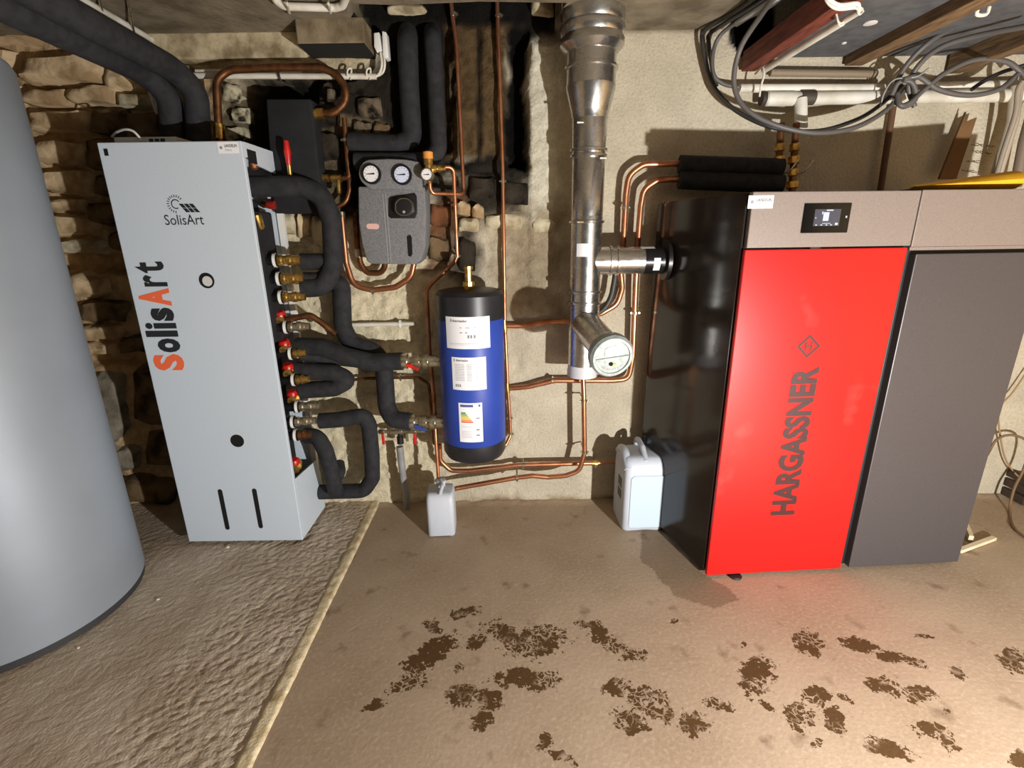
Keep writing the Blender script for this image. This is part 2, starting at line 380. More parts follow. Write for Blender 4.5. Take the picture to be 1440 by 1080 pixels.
def wall_c(X, Z):
    px, py = wall_fields(X, Z); nz = (fbm(X * 13, Z * 13, 4) - .5) * 60; n1 = fbm(X * 7 + 3, Z * 7, 4); n2 = fbm(X * 40, Z * 40, 3)
    def C(c): return np.array(lin(c))[None, None, :]
    col = C((192, 182, 160)) * (.80 + .4 * n1[..., None])
    def lay(c, m, k=.5):
        nonlocal col
        col = col * (1 - m[..., None]) + m[..., None] * C(c) * (1 - k / 2 + k * n2[..., None])
    lay((182, 156, 120), rectm(px, py, -500, -60, 330, 900, 30, nz), .8)
    lay((188, 172, 140), rectm(px, py, 200, -60, 520, 96, 10, nz * .3), .5)
    lay((214, 202, 172), rectm(px, py, 395, 285, 620, 730, 14, nz * .5), .4)
    lay((118, 104, 84), rectm(px, py, 880, -40, 1010, 46, 6, nz * .1), .3)
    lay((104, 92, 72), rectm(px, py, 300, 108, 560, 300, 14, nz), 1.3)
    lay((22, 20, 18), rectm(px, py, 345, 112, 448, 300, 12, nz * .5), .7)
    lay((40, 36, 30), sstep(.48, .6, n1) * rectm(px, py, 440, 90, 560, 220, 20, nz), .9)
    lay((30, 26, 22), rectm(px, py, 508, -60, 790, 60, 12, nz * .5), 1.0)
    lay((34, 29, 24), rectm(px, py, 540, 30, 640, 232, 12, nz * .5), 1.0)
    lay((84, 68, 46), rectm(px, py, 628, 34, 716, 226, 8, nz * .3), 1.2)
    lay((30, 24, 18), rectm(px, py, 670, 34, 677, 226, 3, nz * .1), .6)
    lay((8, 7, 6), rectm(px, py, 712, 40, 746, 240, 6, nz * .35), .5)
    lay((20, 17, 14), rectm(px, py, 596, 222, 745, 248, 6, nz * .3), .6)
    lay((50, 46, 40), rectm(px, py, 600, 240, 756, 312, 14, nz * .7), .9)
    lay((112, 80, 54), rectm(px, py, 598, 276, 642, 378, 12, nz * .8), .9)
    lay((70, 64, 54), rectm(px, py, 632, 316, 676, 392, 14, nz * .8), .9)
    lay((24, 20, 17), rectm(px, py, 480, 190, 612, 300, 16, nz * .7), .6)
    lay((206, 200, 180), rectm(px, py, 742, 60, 788, 320, 5, nz * .4), .55)
    lay((152, 138, 114), rectm(px, py, 700, 300, 790, 440, 20, nz), .5)
    lay((132, 108, 78), sstep(.0, 1.0, sstep(690, 712, py + nz * .3)) * rectm(px, py, 600, 640, 1000, 760, 8, nz * .2), .8)
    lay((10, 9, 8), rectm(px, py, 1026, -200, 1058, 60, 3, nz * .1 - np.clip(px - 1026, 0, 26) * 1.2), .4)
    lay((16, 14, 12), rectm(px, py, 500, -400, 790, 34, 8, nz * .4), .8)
    return np.clip(col, 0, 1)
wall_m = mat('cellar_wall_masonry', (170, 150, 120), 0.93, attr='tint', scale=90, bump=0.006, bscale=95, spec=0.15, lo=.45, hi=.75)
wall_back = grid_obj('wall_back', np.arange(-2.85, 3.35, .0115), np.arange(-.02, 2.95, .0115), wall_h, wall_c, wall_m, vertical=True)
tag(wall_back, kind='structure')

# ---------------- stones that stand out of the wall
SC = {'tan': ((208, 184, 148), (158, 132, 98)), 'dark': ((118, 98, 72), (64, 52, 38)), 'soot': ((56, 50, 42), (18, 16, 14)), 'pale': ((206, 196, 168), (150, 136, 106)),
      'mix': ((186, 178, 150), (34, 30, 26)), 'grime': ((112, 100, 82), (26, 24, 20)), 'red': ((120, 78, 52), (66, 46, 34)), 'grey': ((140, 132, 116), (96, 88, 74))}
SM = {k: mat('stone_' + k, a, 0.93, col2=b, scale=(24 if k in ('mix', 'grime') else 11), bump=0.006, bscale=45, spec=0.12, lo=.42, hi=.62) for k, (a, b) in SC.items()}
_sr = random.Random(3)
def stone(x0, y0, x1, y1, kind, proud=0.03, tilt=0.0):
    a, b, c, d = P(x0, y0), P(x1, y0), P(x1, y1), P(x0, y1); nu, nv = 9, 7; v = []; f = []
    s = _sr.random() * 90; w = (b - a).length; hgt = (a - d).length
    for j in range(nv):
        for i in range(nu):
            u, t = i / (nu - 1), j / (nv - 1); uu, tt = 2 * u - 1, 2 * t - 1
            # squircle outline so that no corner is square
            k = 1 - .13 * (uu * uu) * (tt * tt); U, T = .5 + uu * k / 2, .5 + tt * k / 2
            p = (a * (1 - U) + b * U) * (1 - T) + (d * (1 - U) + c * U) * T
            e = (1 - abs(uu) ** 6) * (1 - abs(tt) ** 6)
            no = float(fbm(np.array(u * 3 + s), np.array(t * 3 + s * .7), 3)) - .5
            p = p + Vector((no * w * .10 * (1 if abs(uu) > .9 else .3), 0, (float(vnoise(np.array(u * 4 + s * 2), np.array(t * 3.1 + s))) - .5) * hgt * .22))
            p.y = WALL + .055 - (proud + .055) * (e ** .45) - no * .05 * e
            v.append(p)
    for j in range(nv - 1):
        for i in range(nu - 1): q = j * nu + i; f.append((q, q + 1, q + nu + 1, q + nu))
    o = mesh_obj('stone', v, f, SM[kind], wall_back, smooth=60); return o
for a in [(22,72,166,126,'tan',.05),(150,90,197,134,'tan',.05),(30,126,112,152,'tan',.05),(96,122,176,150,'tan',.05),(168,132,214,154,'pale',.045),(-70,62,24,112,'tan',.04),
          (-60,8,60,66,'tan',.04),(62,22,150,72,'tan',.04),(-80,112,34,180,'tan',.03),(38,152,130,190,'tan',.04),(128,150,182,192,'dark',.03),(176,154,232,206,'dark',.03),
          (48,192,118,236,'tan',.04),(116,190,190,240,'dark',.03),(56,238,130,276,'tan',.04),(128,240,200,280,'dark',.03),(64,278,120,300,'tan',.03),(118,282,200,318,'dark',.03),
          (72,300,136,334,'tan',.045),(80,336,150,358,'pale',.035),(148,320,220,358,'dark',.02),(92,384,152,420,'tan',.045),(104,420,180,456,'dark',.02),(112,456,176,478,'tan',.05),
          (118,480,160,500,'tan',.05),(160,470,250,498,'dark',.025),(128,516,176,624,'grey',.03),(178,510,270,600,'dark',.02),(146,626,196,664,'grey',.03),(196,604,290,660,'dark',.02),
          (158,668,250,712,'dark',.03),(206,88,272,108,'grey',.03),
          (310,116,340,150,'mix',.03),(326,148,350,176,'mix',.03),(312,176,346,204,'mix',.03),(452,114,484,140,'soot',.03),(484,112,520,138,'soot',.03),(500,136,540,170,'grime',.03),
          (496,168,526,196,'grime',.03),(524,170,552,200,'dark',.025),(446,140,478,182,'soot',.04),(452,182,484,232,'soot',.04),(398,296,420,336,'pale',.03),(418,296,440,340,'tan',.03),
          (440,300,458,352,'pale',.03),(602,280,640,326,'red',.03),(600,328,636,372,'dark',.03),(640,282,664,306,'tan',.045),(662,286,682,310,'tan',.045),(642,304,676,328,'pale',.03),
          (640,330,672,386,'soot',.025),(655,244,700,286,'soot',.03),(700,250,748,294,'soot',.03),(744,300,786,330,'pale',.02),(676,298,740,326,'pale',.02),
          (540,8,604,22,'pale',.05),(744,0,782,26,'pale',.06)]:
    stone(*a)

# ---------------- side walls and ceiling
plaster_m = mat('yellowed_plaster', (196, 172, 130), 0.92, col2=(160, 132, 92), scale=4, bump=0.004, bscale=60, spec=0.15)
for nm, x, s in (('wall_left', -2.82, -1), ('wall_right', 3.30, 1)):
    tag(MB().box((min(x, x + .1 * s), -1.2, 0), (max(x, x + .1 * s), 2.62, 2.5)).build(nm, plaster_m), kind='structure')
ceil_m = mat('cast_concrete_ceiling', (134, 124, 106), 0.93, col2=(98, 89, 74), scale=7, bump=0.005, bscale=45, spec=0.12)
ceiling = tag(MB().prism([(-2.85, -1.2, 2.205), (.90, -1.2, 2.205), (.90, 2.62, 2.205), (.21, 2.62, 2.205), (.19, 2.3, 2.205), (.22, 2.15, 2.205), (-.1, 2.13, 2.205), (-.4, 2.15, 2.205), (-.6, 2.13, 2.205), (-.62, 2.62, 2.205), (-2.85, 2.62, 2.205)], (0, 0, .115)).build('ceiling', ceil_m), kind='structure')
MB().box((-.75, 1.9, 2.62), (.35, 2.7, 2.70)).build('shaft_top', mat('sooty_shaft', (20, 18, 16), .95), ceiling)
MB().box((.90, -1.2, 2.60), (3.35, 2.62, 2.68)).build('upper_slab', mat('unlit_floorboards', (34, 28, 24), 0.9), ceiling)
# downstand block beside the chase, soffit band along the stone wall
mb = MB(); a, b = P(418, 62, 2.26), P(514, 64, 2.26)
mb.box((a.x, 2.26, a.z), (b.x, 2.46, 2.21), .006); mb.build('concrete_downstand', mat('downstand_concrete', (142, 128, 104), 0.93, col2=(104, 92, 72), scale=10, bump=.004, bscale=50, spec=.1), ceiling)
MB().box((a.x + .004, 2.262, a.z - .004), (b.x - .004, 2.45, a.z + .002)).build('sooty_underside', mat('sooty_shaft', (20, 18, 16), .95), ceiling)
mb = MB(); a, b = P(200, 84, 2.385), P(432, 84, 2.385)
mb.box((a.x, 2.385, a.z), (b.x, 2.46, 2.21), .008); mb.build('plaster_band', mat('flaking_plaster_band', (196, 182, 150), 0.93, col2=(136, 120, 92), scale=14, bump=.006, bscale=40, spec=.1), ceiling)
# joists with grey boards between them (right)
joist_m = mat('red_brown_joist', (128, 62, 44), 0.7, col2=(88, 40, 30), scale=9, bump=.002, stretch=(8, 1, 8))
batten_m = mat('raw_timber_batten', (128, 100, 68), 0.8, col2=(88, 66, 44), scale=9, bump=.002, stretch=(8, 1, 8))
board_m = mat('grey_ceiling_board', (98, 98, 100), 0.8, col2=(84, 84, 86), scale=20, spec=.2)
def joist(px, py, w, h, m, z1=2.42):
    a = P(px, py, 2.40); o = MB().box((a.x, -.6, a.z), (a.x + w, 2.40, min(z1, a.z + h)), .003).build('joist', m, ceiling); return a
j1 = joist(1042, 101, .06, .075, joist_m)
j2 = joist(1187, 93, .075, .12, batten_m)
j3 = joist(1330, 104, .06, .12, batten_m)
j4 = joist(1462, 112, .06, .12, batten_m)
for k, (x0, x1) in enumerate(((j1.x + .062, j2.x - .002), (j2.x + .077, j3.x - .002), (j3.x + .062, j4.x - .002), (j4.x + .062, 3.2))):
    b = MB().box((x0, -.6, j1.z + .055), (x1, 2.415, j1.z + .085)).build('ceiling_board', board_m, ceiling)
disc = mat('white_washer', (214, 210, 204), .6)
for (px, py, r) in ((1224, 32, .022), (1187, 60, .009)):
    q = PZ(px, py, j1.z + .055); MB().lathe([(r, 0), (r, .003), (r * .6, .005)], (q.x, q.y, q.z), (0, 0, -1), 20).build('board_washer', disc, ceiling, smooth=40)
# ================================================================== STORAGE TANK (far left)
silver = mat('silver_tank_jacket', (152, 160, 170), 0.55, 0.3, col2=(146, 154, 164), scale=3, bump=.002, bscale=6)
t = thing('storage_tank', (-1.963, 1.652, 0), 'tall silver-grey jacketed storage tank at the left edge', 'tank')
MB().lathe([(.404, .035), (.404, 1.93), (.395, 1.95), (.33, 1.965), (.05, 1.97)], (-1.963, 1.652, 0), n=96).build('tank_jacket', silver, t, smooth=30)
MB().lathe([(.39, 0), (.399, .004), (.399, .034), (.38, .036)], (-1.963, 1.652, 0), n=96).build('base_rim', mat('dark_rubber_rim', (52, 52, 54), .6), t, smooth=30)

# ================================================================== HYDRAULIC CABINET
grey_w = mat('light_grey_powder_coat', (202, 213, 224), 0.5, col2=(196, 207, 218), scale=200, spec=.35)
x0, x1, yf, yb, zt = -1.535, -.998, 2.04, 2.34, 1.742
c = thing('hydraulic_cabinet', ((x0 + x1) / 2, 2.19, 0), 'tall light-grey hydraulic cabinet with orange and black vertical lettering', 'cabinet')
MB().box((x0, yf, .024), (x1, yf + .02, zt), .003).build('front_panel', grey_w, c)
MB().box((x0 + .002, yf + .02, .024), (x0 + .014, yb, zt)).build('side_panel', grey_w, c)
MB().box((x0 + .014, yb - .012, .024), (x1 - .03, yb, zt)).build('back_panel', grey_w, c)
MB().box((x0 + .014, yf + .02, zt - .012), (x1 - .002, yb, zt)).build('top_panel', mat('cabinet_top_grey', (150, 150, 148), .5), c)
MB().box((x0 + .014, yf + .02, .026), (x1 - .002, yb, .04)).build('bottom_panel', grey_w, c)
def side_poly(lst, name):
    pl = [Vector((x1, y, z)) for (y, z) in lst]
    return MB().prism(pl, (-.006, 0, 0)).build(name, grey_w, c)
def YZ(px, py): q = PX(px, py, x1); return (q.y, q.z)
side_poly([(yf + .02, zt), (yb, zt), (yb, YZ(379, 243)[1]), (yb - .03, YZ(379, 243)[1]), (yf + .1, YZ(362, 232)[1]), (yf + .1, YZ(360, 222)[1]), (yf + .02, YZ(348, 222)[1])], 'side_panel_top')
side_poly([(yf + .02, .026), (yb, .026), (yb, YZ(443, 676)[1]), (yb - .03, YZ(437, 656)[1]), (yf + .02, YZ(413, 676)[1])], 'side_panel_low')
a, b = YZ(353, 207), YZ(362, 219)
MB().prism([(x1 + .0006, yf + .035, zt - .022), (x1 + .0006, yf + .105, zt - .022), (x1 + .0006, yf + .105, zt - .07), (x1 + .0006, yf + .035, zt - .07)], (-.0005, 0, 0)).build('cable_window', dark_void, c)
MB().box((x1 - .03, yb - .02, .2), (x1 - .004, yb, zt - .02)).build('rear_post', white_paint, c)
MB().box((x0 + .03, yf + .06, .32), (x1 - .10, yb - .02, 1.55), .01).build('manifold_insulation', foam_flat, c)
MB().box((x1 - .09, yf + .10, .95), (x1 - .035, yb - .05, 1.50), .01).build('pump_insulation', foam_flat, c)
for fx in (x0 + .05, x1 - .05):
    for fy in (yf + .05, yb - .05): MB().lathe([(.022, 0), (.022, .012), (.012, .013), (.012, .03)], (fx, fy, .0), n=14).build('foot', black_plastic, c, smooth=40)
# print and openings on the front
FM = lambda px, py: frame(P(px, py, yf - .0004), (1, 0, 0), (0, 0, 1))
VM = lambda px, py: frame(P(px, py, yf - .0004), (0, 0, 1), (-1, 0, 0))
orange = mat('orange_print', (236, 106, 62), .5)
zs, ztop = P(236, 521, yf).z, P(207, 368, yf).z
xr = P(250, 445, yf).x; cw = P(262, 510, yf).x
LET = [('S', orange, .142, 1), ('o', ink, .118, .74), ('l', ink, .052, 1.04), ('i', ink, .052, 1.0), ('s', ink, .108, .74), ('A', orange, .142, 1.0), ('r', ink, .092, .74), ('t', ink, .088, .92)]
tot = sum(l[2] for l in LET) + .014 * 7; zz = zs; k = (ztop - zs) / tot; H = .128
xb = P(258, 505, yf).x
for (ch, m_, w, hh) in LET:
    w *= k; M = frame((xb, yf - .0004, zz + w / 2), (0, 0, 1), (-1, 0, 0))
    M = M @ Matrix.Translation((0, H * hh / 2, 0))
    text('lettering', ch, M, w, H * hh, m_, c, bold=(.05 if ch in 'SosA' else .028)); zz += w + .014 * k
a, b = P(231, 307, yf), P(286, 307, yf)
text('emblem_lettering', 'SolisArt', FM(259, 309), b.x - a.x, .038, ink, c)
mb = MB(); o = P(247, 287, yf - .0006)
for i in range(14):
    t0 = math.radians(40 + i * 17)
    r0, r1 = .025, .034
    d = Vector((math.cos(t0), 0, math.sin(t0))); n_ = Vector((-d.z, 0, d.x)) * .0016
    mb.add([o + d * r0 - n_, o + d * r0 + n_, o + d * r1 + n_, o + d * r1 - n_], [(0, 1, 2, 3)])
for i in range(18):
    t0, t1 = math.radians(30 + i * 15), math.radians(45 + i * 15)
    mb.add([o + Vector((math.cos(q) * r, 0, math.sin(q) * r)) for r, q in ((.014, t0), (.018, t0), (.018, t1), (.014, t1))], [(0, 1, 2, 3)])
for i in range(2):
    for j in range(3):
        q = P(254, 288, yf - .0006) + Vector((i * .012 + j * .019, 0, -i * .020 + 0 * j)); 
        q = P(251 + j * 7 + i * 5.5, 286.5 + i * 6.3, yf - .0006)
        mb.add([q, q + Vector((.016, 0, 0)), q + Vector((.028, 0, -.015)), q + Vector((.012, 0, -.015))], [(0, 1, 2, 3)])
mb.build('sun_emblem', ink, c)
def disc_on(px, py, r, m_, name, dx=0, dz=0, off=.0006, par=None):
    o = P(px, py, yf - off); return MB().lathe([(r, 0), (r, .0004)], (o.x + dx, o.y, o.z + dz), (0, 1, 0), 32).build(name, m_, par or c)
h1 = disc_on(290.5, 394.5, .031, dark_void, 'sight_hole'); disc_on(291.5, 395.5, .020, mat('sight_glass_white', (206, 208, 206), .3), 'sight_glass', off=.0012, par=h1)
disc_on(333.5, 620, .030, dark_void, 'sight_hole')
for (a_, b_) in (((309, 688), (320, 745)), ((357, 687), (367, 743))):
    a, b = P(*a_, yf - .0006), P(*b_, yf - .0006); xm = (a.x + b.x) / 2; r = .0105; pl = []
    for i in range(9): t0 = math.pi * i / 8; pl.append((xm + r * math.cos(t0), a.y, a.z - r + r * math.sin(t0)))
    for i in range(9): t0 = math.pi + math.pi * i / 8; pl.append((xm + r * math.cos(t0), a.y, b.z + r + r * math.sin(t0)))
    MB().prism(pl, (0, .0005, 0)).build('vent_slot', dark_void, c)
def sticker(M, w, h, par, l1='LANDELIN', l2='Frères'):
    s = MB().box((-w / 2, -h / 2, 0), (w / 2, h / 2, .0006), M=M).build('maker_sticker', white_label, par)
    text('sticker_print', l1, M @ Matrix.Translation((w * .13, h * .16, .0004)), w * .6, h * .26, ink, s, bold=.02)
    text('sticker_print', l2, M @ Matrix.Translation((w * .0, -h * .2, .0004)), w * .3, h * .2, ink_grey, s)
    mb = MB(); mb.add([M @ Vector((-w * .34 + math.cos(q) * w * .07, math.sin(q) * w * .07, .001)) for q in np.linspace(0, 2 * math.pi, 12, endpoint=False)], [tuple(range(12))]); mb.build('sticker_mark', ink_grey, s)
    return s
a, b = P(305, 200, yf), P(337, 216, yf)
sticker(frame(((a.x + b.x) / 2, yf - .0008, (a.z + b.z) / 2 + .001), (1, 0, 0), (0, 0, 1)), b.x - a.x, a.z - b.z, c)
a, b = P(145, 209, yf - .0006), P(153, 219, yf - .0006)
MB().box((a.x, a.y, b.z), (b.x, a.y + .0004, a.z)).build('status_window', black_plastic, c)
# valves and unions in the open side
def valve(px, py, x=-1.03):
    o = PX(px, py, x); v = MB()
    v.lathe([(.016, -.04), (.022, -.038), (.022, -.01), (.027, -.008), (.027, .01), (.02, .012), (.02, .04)], o, (.2, -1, 0), 12)
    v.lathe([(.013, -.035), (.013, .03)], o, (0, 0, 1), 10)
    b_ = v.build('valve_body', brass, c, smooth=40)
    MB().lathe([(.012, .018), (.027, .02), (.026, .034), (.018, .044)], o, (0, -.35, 1), 8).build('valve_handle', red_plastic, b_, smooth=40)
for q in ((396, 450), (402, 490), (407, 523), (413, 560), (416, 655)): valve(*q)
def union(px, py, x=-1.005, ln=.085, r=.021, m_=brass, bend=0.0):
    o = PX(px, py, x); d = Vector((1, .12, bend)).normalized()
    n_ = MB().lathe([(r * 1.0, -.10), (r * 1.0, -.012), (r * 1.35, -.010), (r * 1.35, .012), (r * .9, .014)], o, d, 14).build('union_collar', black_plastic, c, smooth=40)
    MB().lathe([(r * 1.40, -.002), (r * 1.40, .010)], o, d, 20).build('collar_ring', white_paint, n_, smooth=40)
    mb = MB(); pr = [(r * .95, .012)]
    for i in range(4):
        h = .016 + i * ln * .22; pr += [(r * (1.12 if i % 2 == 0 else .92), h), (r * (1.12 if i % 2 == 0 else .92), h + ln * .16)]
    pr += [(r * .8, ln), (r * .8, ln + .02)]
    mb.lathe(pr, o, d, 6 if False else 12).build('union_fitting', m_, c, smooth=35)
    return o, d
UN = {}
for i, (px, py, mm) in enumerate(((386, 366, brass), (391, 392, brass), (394, 418, brass), (401, 460, nickel), (408, 497, brass), (412, 534, brass), (417, 572, nickel), (411, 593, nickel), (415, 612, copper_old))):
    UN[i] = union(px, py, m_=mm, ln=(.05 if i in (4, 5, 8) else .085))
o = PX(385, 287, -1.03)
MB().sweep(fillet([o + Vector((-.05, 0, .0)), o, o + Vector((.05, .02, 0)), o + Vector((.16, .06, .005))], .02), .016, 10).build('copper_stub', copper_old, c, smooth=40)
MB().lathe([(.014, -.02), (.018, -.01), (.018, .014), (.012, .016)], PX(382, 288, -1.01), (1, .1, 0), 10).build('red_cap_nut', mat('dark_red_nut', (140, 34, 28), .35), c, smooth=40)
MB().lathe([(.014, -.03), (.02, -.02), (.02, .03), (.012, .032)], PX(363, 312, -1.04), (0, -.3, 1), 10).build('valve_body', brass, c, smooth=40)
MB().lathe([(.013, -.02), (.02, -.01), (.013, .02)], PX(356, 231, -1.02), (0, -.3, 1), 10).build('copper_nut', copper, c, smooth=40)

# router on the cabinet
a, b = P(158, 188, 2.10), P(248, 196, 2.10)
r_ = thing('network_box', ((a.x + b.x) / 2, 2.18, zt), 'small flat white network box lying on top of the grey cabinet', 'electronics box')
MB().box((a.x, 2.10, zt + .004), (b.x, 2.27, zt + .028), .004).build('box_shell', white_paint, r_)
MB().box((a.x + .005, 2.105, zt), (b.x - .005, 2.265, zt + .0045)).build('box_base', black_plastic, r_)
for i in range(3):
    MB().box((b.x - .105 + i * .022, 2.0988, zt + .009), (b.x - .088 + i * .022, 2.1, zt + .021)).build('socket', black_plastic, r_)
tube('cable', [(b.x - .12, 2.098, zt + .012), (b.x - .125, 2.09, zt + .014), P(188, 185, 2.09), P(176, 182, 2.10), P(164, 186, 2.14), P(158, 192, 2.2)], .0045, white_paint, r_, curve=True, n=8)

# ================================================================== BLUE TANK
bx, by, br = -.184, 2.235, .149
t = thing('buffer_tank', (bx, by, .36), 'blue cylindrical buffer tank with black end caps and three paper labels', 'tank')
blue = mat('blue_tank_paint', (44, 72, 168), 0.45, col2=(36, 62, 152), scale=3)
zb0, zb1 = P(668, 655, by - .13).z, 1.165
MB().lathe([(br - .002, zb0 + .085), (br, zb0 + .09), (br, zb1 - .125), (br - .002, zb1 - .12)], (bx, by, 0), n=64).build('tank_body', blue, t, smooth=30)
capm = mat('black_cap_plastic', (38, 38, 42), 0.4, col2=(32, 32, 36), scale=20)
MB().lathe([(.05, zb0), (br - .05, zb0 + .002), (br - .012, zb0 + .014), (br + .001, zb0 + .04), (br + .001, zb0 + .095), (br - .003, zb0 + .097)], (bx, by, 0), n=64).build('bottom_cap', capm, t, smooth=35)
MB().lathe([(br - .003, zb1 - .127), (br + .001, zb1 - .125), (br + .001, zb1 - .02), (br - .012, zb1 - .004), (br - .03, zb1), (.04, zb1 + .002)], (bx, by, 0), n=64).build('top_cap', capm, t, smooth=35)
MB().lathe([(.02, 0), (.02, .012), (.026, .014), (.026, .034), (.016, .036), (.016, .085), (.0195, .087), (.0195, .10)], (bx + .0, by - .02, zb1), n=10).build('top_fitting', brass, t, smooth=30)
def cyl_label(x_l, x_r, y_t, y_b, name, m_=white_label):
    """label bent round the tank; pixel box measured on its front"""
    c0 = P((x_l + x_r) / 2, y_t, by - br); c1 = P((x_l + x_r) / 2, y_b, by - br)
    xl, xr = P(x_l, y_t, by - br * .9).x, P(x_r, y_t, by - br * .9).x
    tl, tr = math.asin(max(-1, (xl - bx) / br)), math.asin(min(1, (xr - bx) / br)); R = br + .0012; v = []; f = []; n = 14
    for i in range(n + 1):
        q = tl + (tr - tl) * i / n
        for z in (c0.z, c1.z): v.append((bx + R * math.sin(q), by - R * math.cos(q), z))
    for i in range(n): f.append((2 * i, 2 * i + 1, 2 * i + 3, 2 * i + 2))
    o = mesh_obj(name, v, f, m_, t, smooth=True)
    def wrap(u, z, off=.0012): q = tl + (tr - tl) * u; return Vector((bx + (R + off) * math.sin(q), by - (R + off) * math.cos(q), c1.z + (c0.z - c1.z) * z))
    return o, wrap
def bars(o, wrap, lst, m_, name='label_print'):
    mb = MB()
    for (u0, z0_, u1, z1_) in lst:
        n = max(1, int((u1 - u0) * 8))
        for i in range(n):
            a0, a1 = u0 + (u1 - u0) * i / n, u0 + (u1 - u0) * (i + 1) / n
            mb.add([wrap(a0, z0_, .0006), wrap(a1, z0_, .0006), wrap(a1, z1_, .0006), wrap(a0, z1_, .0006)], [(0, 1, 2, 3)])
    return tag(mb.build(name, m_, o), kind='stuff')
def wrap_text(o, wrap, s, u0, u1, z0_, z1_, m_):
    tx = text('label_print', s, Matrix.Identity(4), 1, 1, m_, o, center=False, bold=.01)
    b_ = Vector(LOC[tx.name]); vs_ = [Vector(v.co) + b_ for v in tx.data.vertices]; bb = LOC[o.name]
    for v, w in zip(tx.data.vertices, vs_): v.co = wrap(u0 + (u1 - u0) * w.x, z0_ + (z1_ - z0_) * w.y, .0007) - Vector(bb)
    tx.location = (0, 0, 0)
o, w = cyl_label(626, 688, 446, 491, 'large_label'); wrap_text(o, w, 'thermador', .18, .5, .84, .92, ink)
bars(o, w, [(.13, .84, .16, .93), (.34, .66, .68, .68), (.34, .50, .50, .53), (.5, .34, .54, .44), (.56, .34, .6, .44), (.63, .34, .67, .44), (.1, .16, .92, .17), (.1, .12, .8, .125)], ink_grey)
o, w = cyl_label(635, 683, 503, 549, 'data_label'); wrap_text(o, w, 'thermador', .14, .5, .88, .95, ink)
bars(o, w, [(.07, .87, .1, .96)] + [(u, z, u + d, z + .012) for z in np.linspace(.3, .78, 11) for (u, d) in ((.1, .28), (.45, .14), (.7, .2))] + [(.1, .1, .14, .18), (.16, .1, .2, .18), (.22, .1, .26, .18)], ink_grey)
o, w = cyl_label(645, 678, 567, 622, 'energy_label')
bars(o, w, [(.08, .9, .62, .96), (.84, .9, .92, .96)], mat('energy_blue', (70, 90, 150), .6))
for i, cc in enumerate(((62, 140, 70), (120, 170, 70), (200, 200, 70), (232, 200, 60), (232, 150, 60), (222, 90, 50))):
    bars(o, w, [(.1, .73 - i * .045, .3 + i * .06, .765 - i * .045)], mat('energy_%d' % i, cc, .6), 'energy_arrow')
bars(o, w, [(.72, .6, .88, .63), (.72, .3, .86, .34), (.72, .16, .86, .2)] + [(.1, z, .55, z + .006) for z in (.12, .16, .2, .24, .28, .4)], ink_grey)

# ================================================================== FLUE
fx, fy, fr = .328, 2.235, .067
t = thing('flue_pipe', (fx, fy, .76), 'shiny stainless steel flue rising through the ceiling with a round clean-out cap', 'flue')
def zf(py, px=826): return P(px, py, fy - fr).z
Z = lambda py: P(826, py, fy).z
def ring(z, r): return [(r, z - .007), (r + .008, z - .004), (r + .008, z + .004), (r, z + .007)]
def sec(name, prof): return MB().lathe(sorted(prof, key=lambda q: q[1]), (fx, fy, 0), n=40).build(name, steel, t, smooth=35)
sec('flue_section', [(fr, Z(528)), (fr, Z(448))] + ring(Z(410), fr) + ring(Z(425), fr) + [(fr, Z(395))])
sec('tee_section', [(fr, Z(395)), (fr, Z(320))] + ring(Z(312), fr + .001) + [(fr, Z(304))])
sec('flue_section', [(fr, Z(304)), (fr, Z(222))] + ring(Z(220), fr + .001) + ring(Z(212), fr + .002) + [(fr + .003, Z(200)), (fr + .004, Z(168))])
sec('reducer', [(fr + .006, Z(168)), (fr + .008, Z(160)), (fr + .010, Z(158)), (fr + .030, Z(128)), (fr + .032, Z(122))])
sec('flue_section', [(fr + .030, Z(122)), (fr + .030, Z(92))] + ring(Z(97), fr + .030) + [(fr + .030, Z(72))])
sec('collar', [(fr + .034, Z(76)), (fr + .044, Z(72)), (fr + .058, Z(66)), (fr + .058, Z(58)), (fr + .052, Z(54)), (fr + .058, Z(48)), (fr + .058, Z(40)), (fr + .05, Z(36)), (fr + .056, Z(30)), (fr + .056, Z(10)), (fr + .056, 2.30)])
MB().lathe([(fr + .001, Z(528)), (fr + .001, Z(512))], (fx, fy, 0), n=40).build('bottom_sleeve', mat('white_sleeve', (206, 206, 210), .4), t, smooth=35)
# side branch to the boiler
zt_ = Z(367); xe = .70
MB().lathe([(.058, .0), (.058, .10), (.064, .102), (.064, .112), (.058, .114), (.058, .13), (.064, .132), (.064, .142), (.0575, .144), (.0575, .30)], (fx, fy, zt_), (1, 0, 0), 36).build('boiler_branch', steel, t, smooth=35)
MB().lathe([(.0590, .25), (.0590, .39)], (fx, fy, zt_), (1, 0, 0), 36).build('branch_foil', mat('black_foil_label', (34, 34, 36), .25, .4), t, smooth=35)
MB().lathe([(.06, .338), (.086, .340), (.086, .356), (.06, .358)], (fx, fy, zt_), (1, 0, 0), 30).build('wall_collar', black_plastic, t, smooth=35)
def arc_label(xa, xb, a0, a1, m_, name, R=.0598, par=None):
    v = []; f = []
    for i in range(7):
        q = a0 + (a1 - a0) * i / 6
        for x in (xa, xb): v.append((x, fy - R * math.cos(q), zt_ + R * math.sin(q)))
    for i in range(6): f.append((2 * i, 2 * i + 1, 2 * i + 3, 2 * i + 2))
    return mesh_obj(name, v, f, m_, t, smooth=True)
arc_label(.612, .64, -.75, .2, white_label, 'branch_label'); arc_label(.65, .664, -.4, .15, black_plastic, 'branch_label')
arc_label(.56, .62, 1.0, 1.35, white_label, 'branch_label')
v = []; f = []
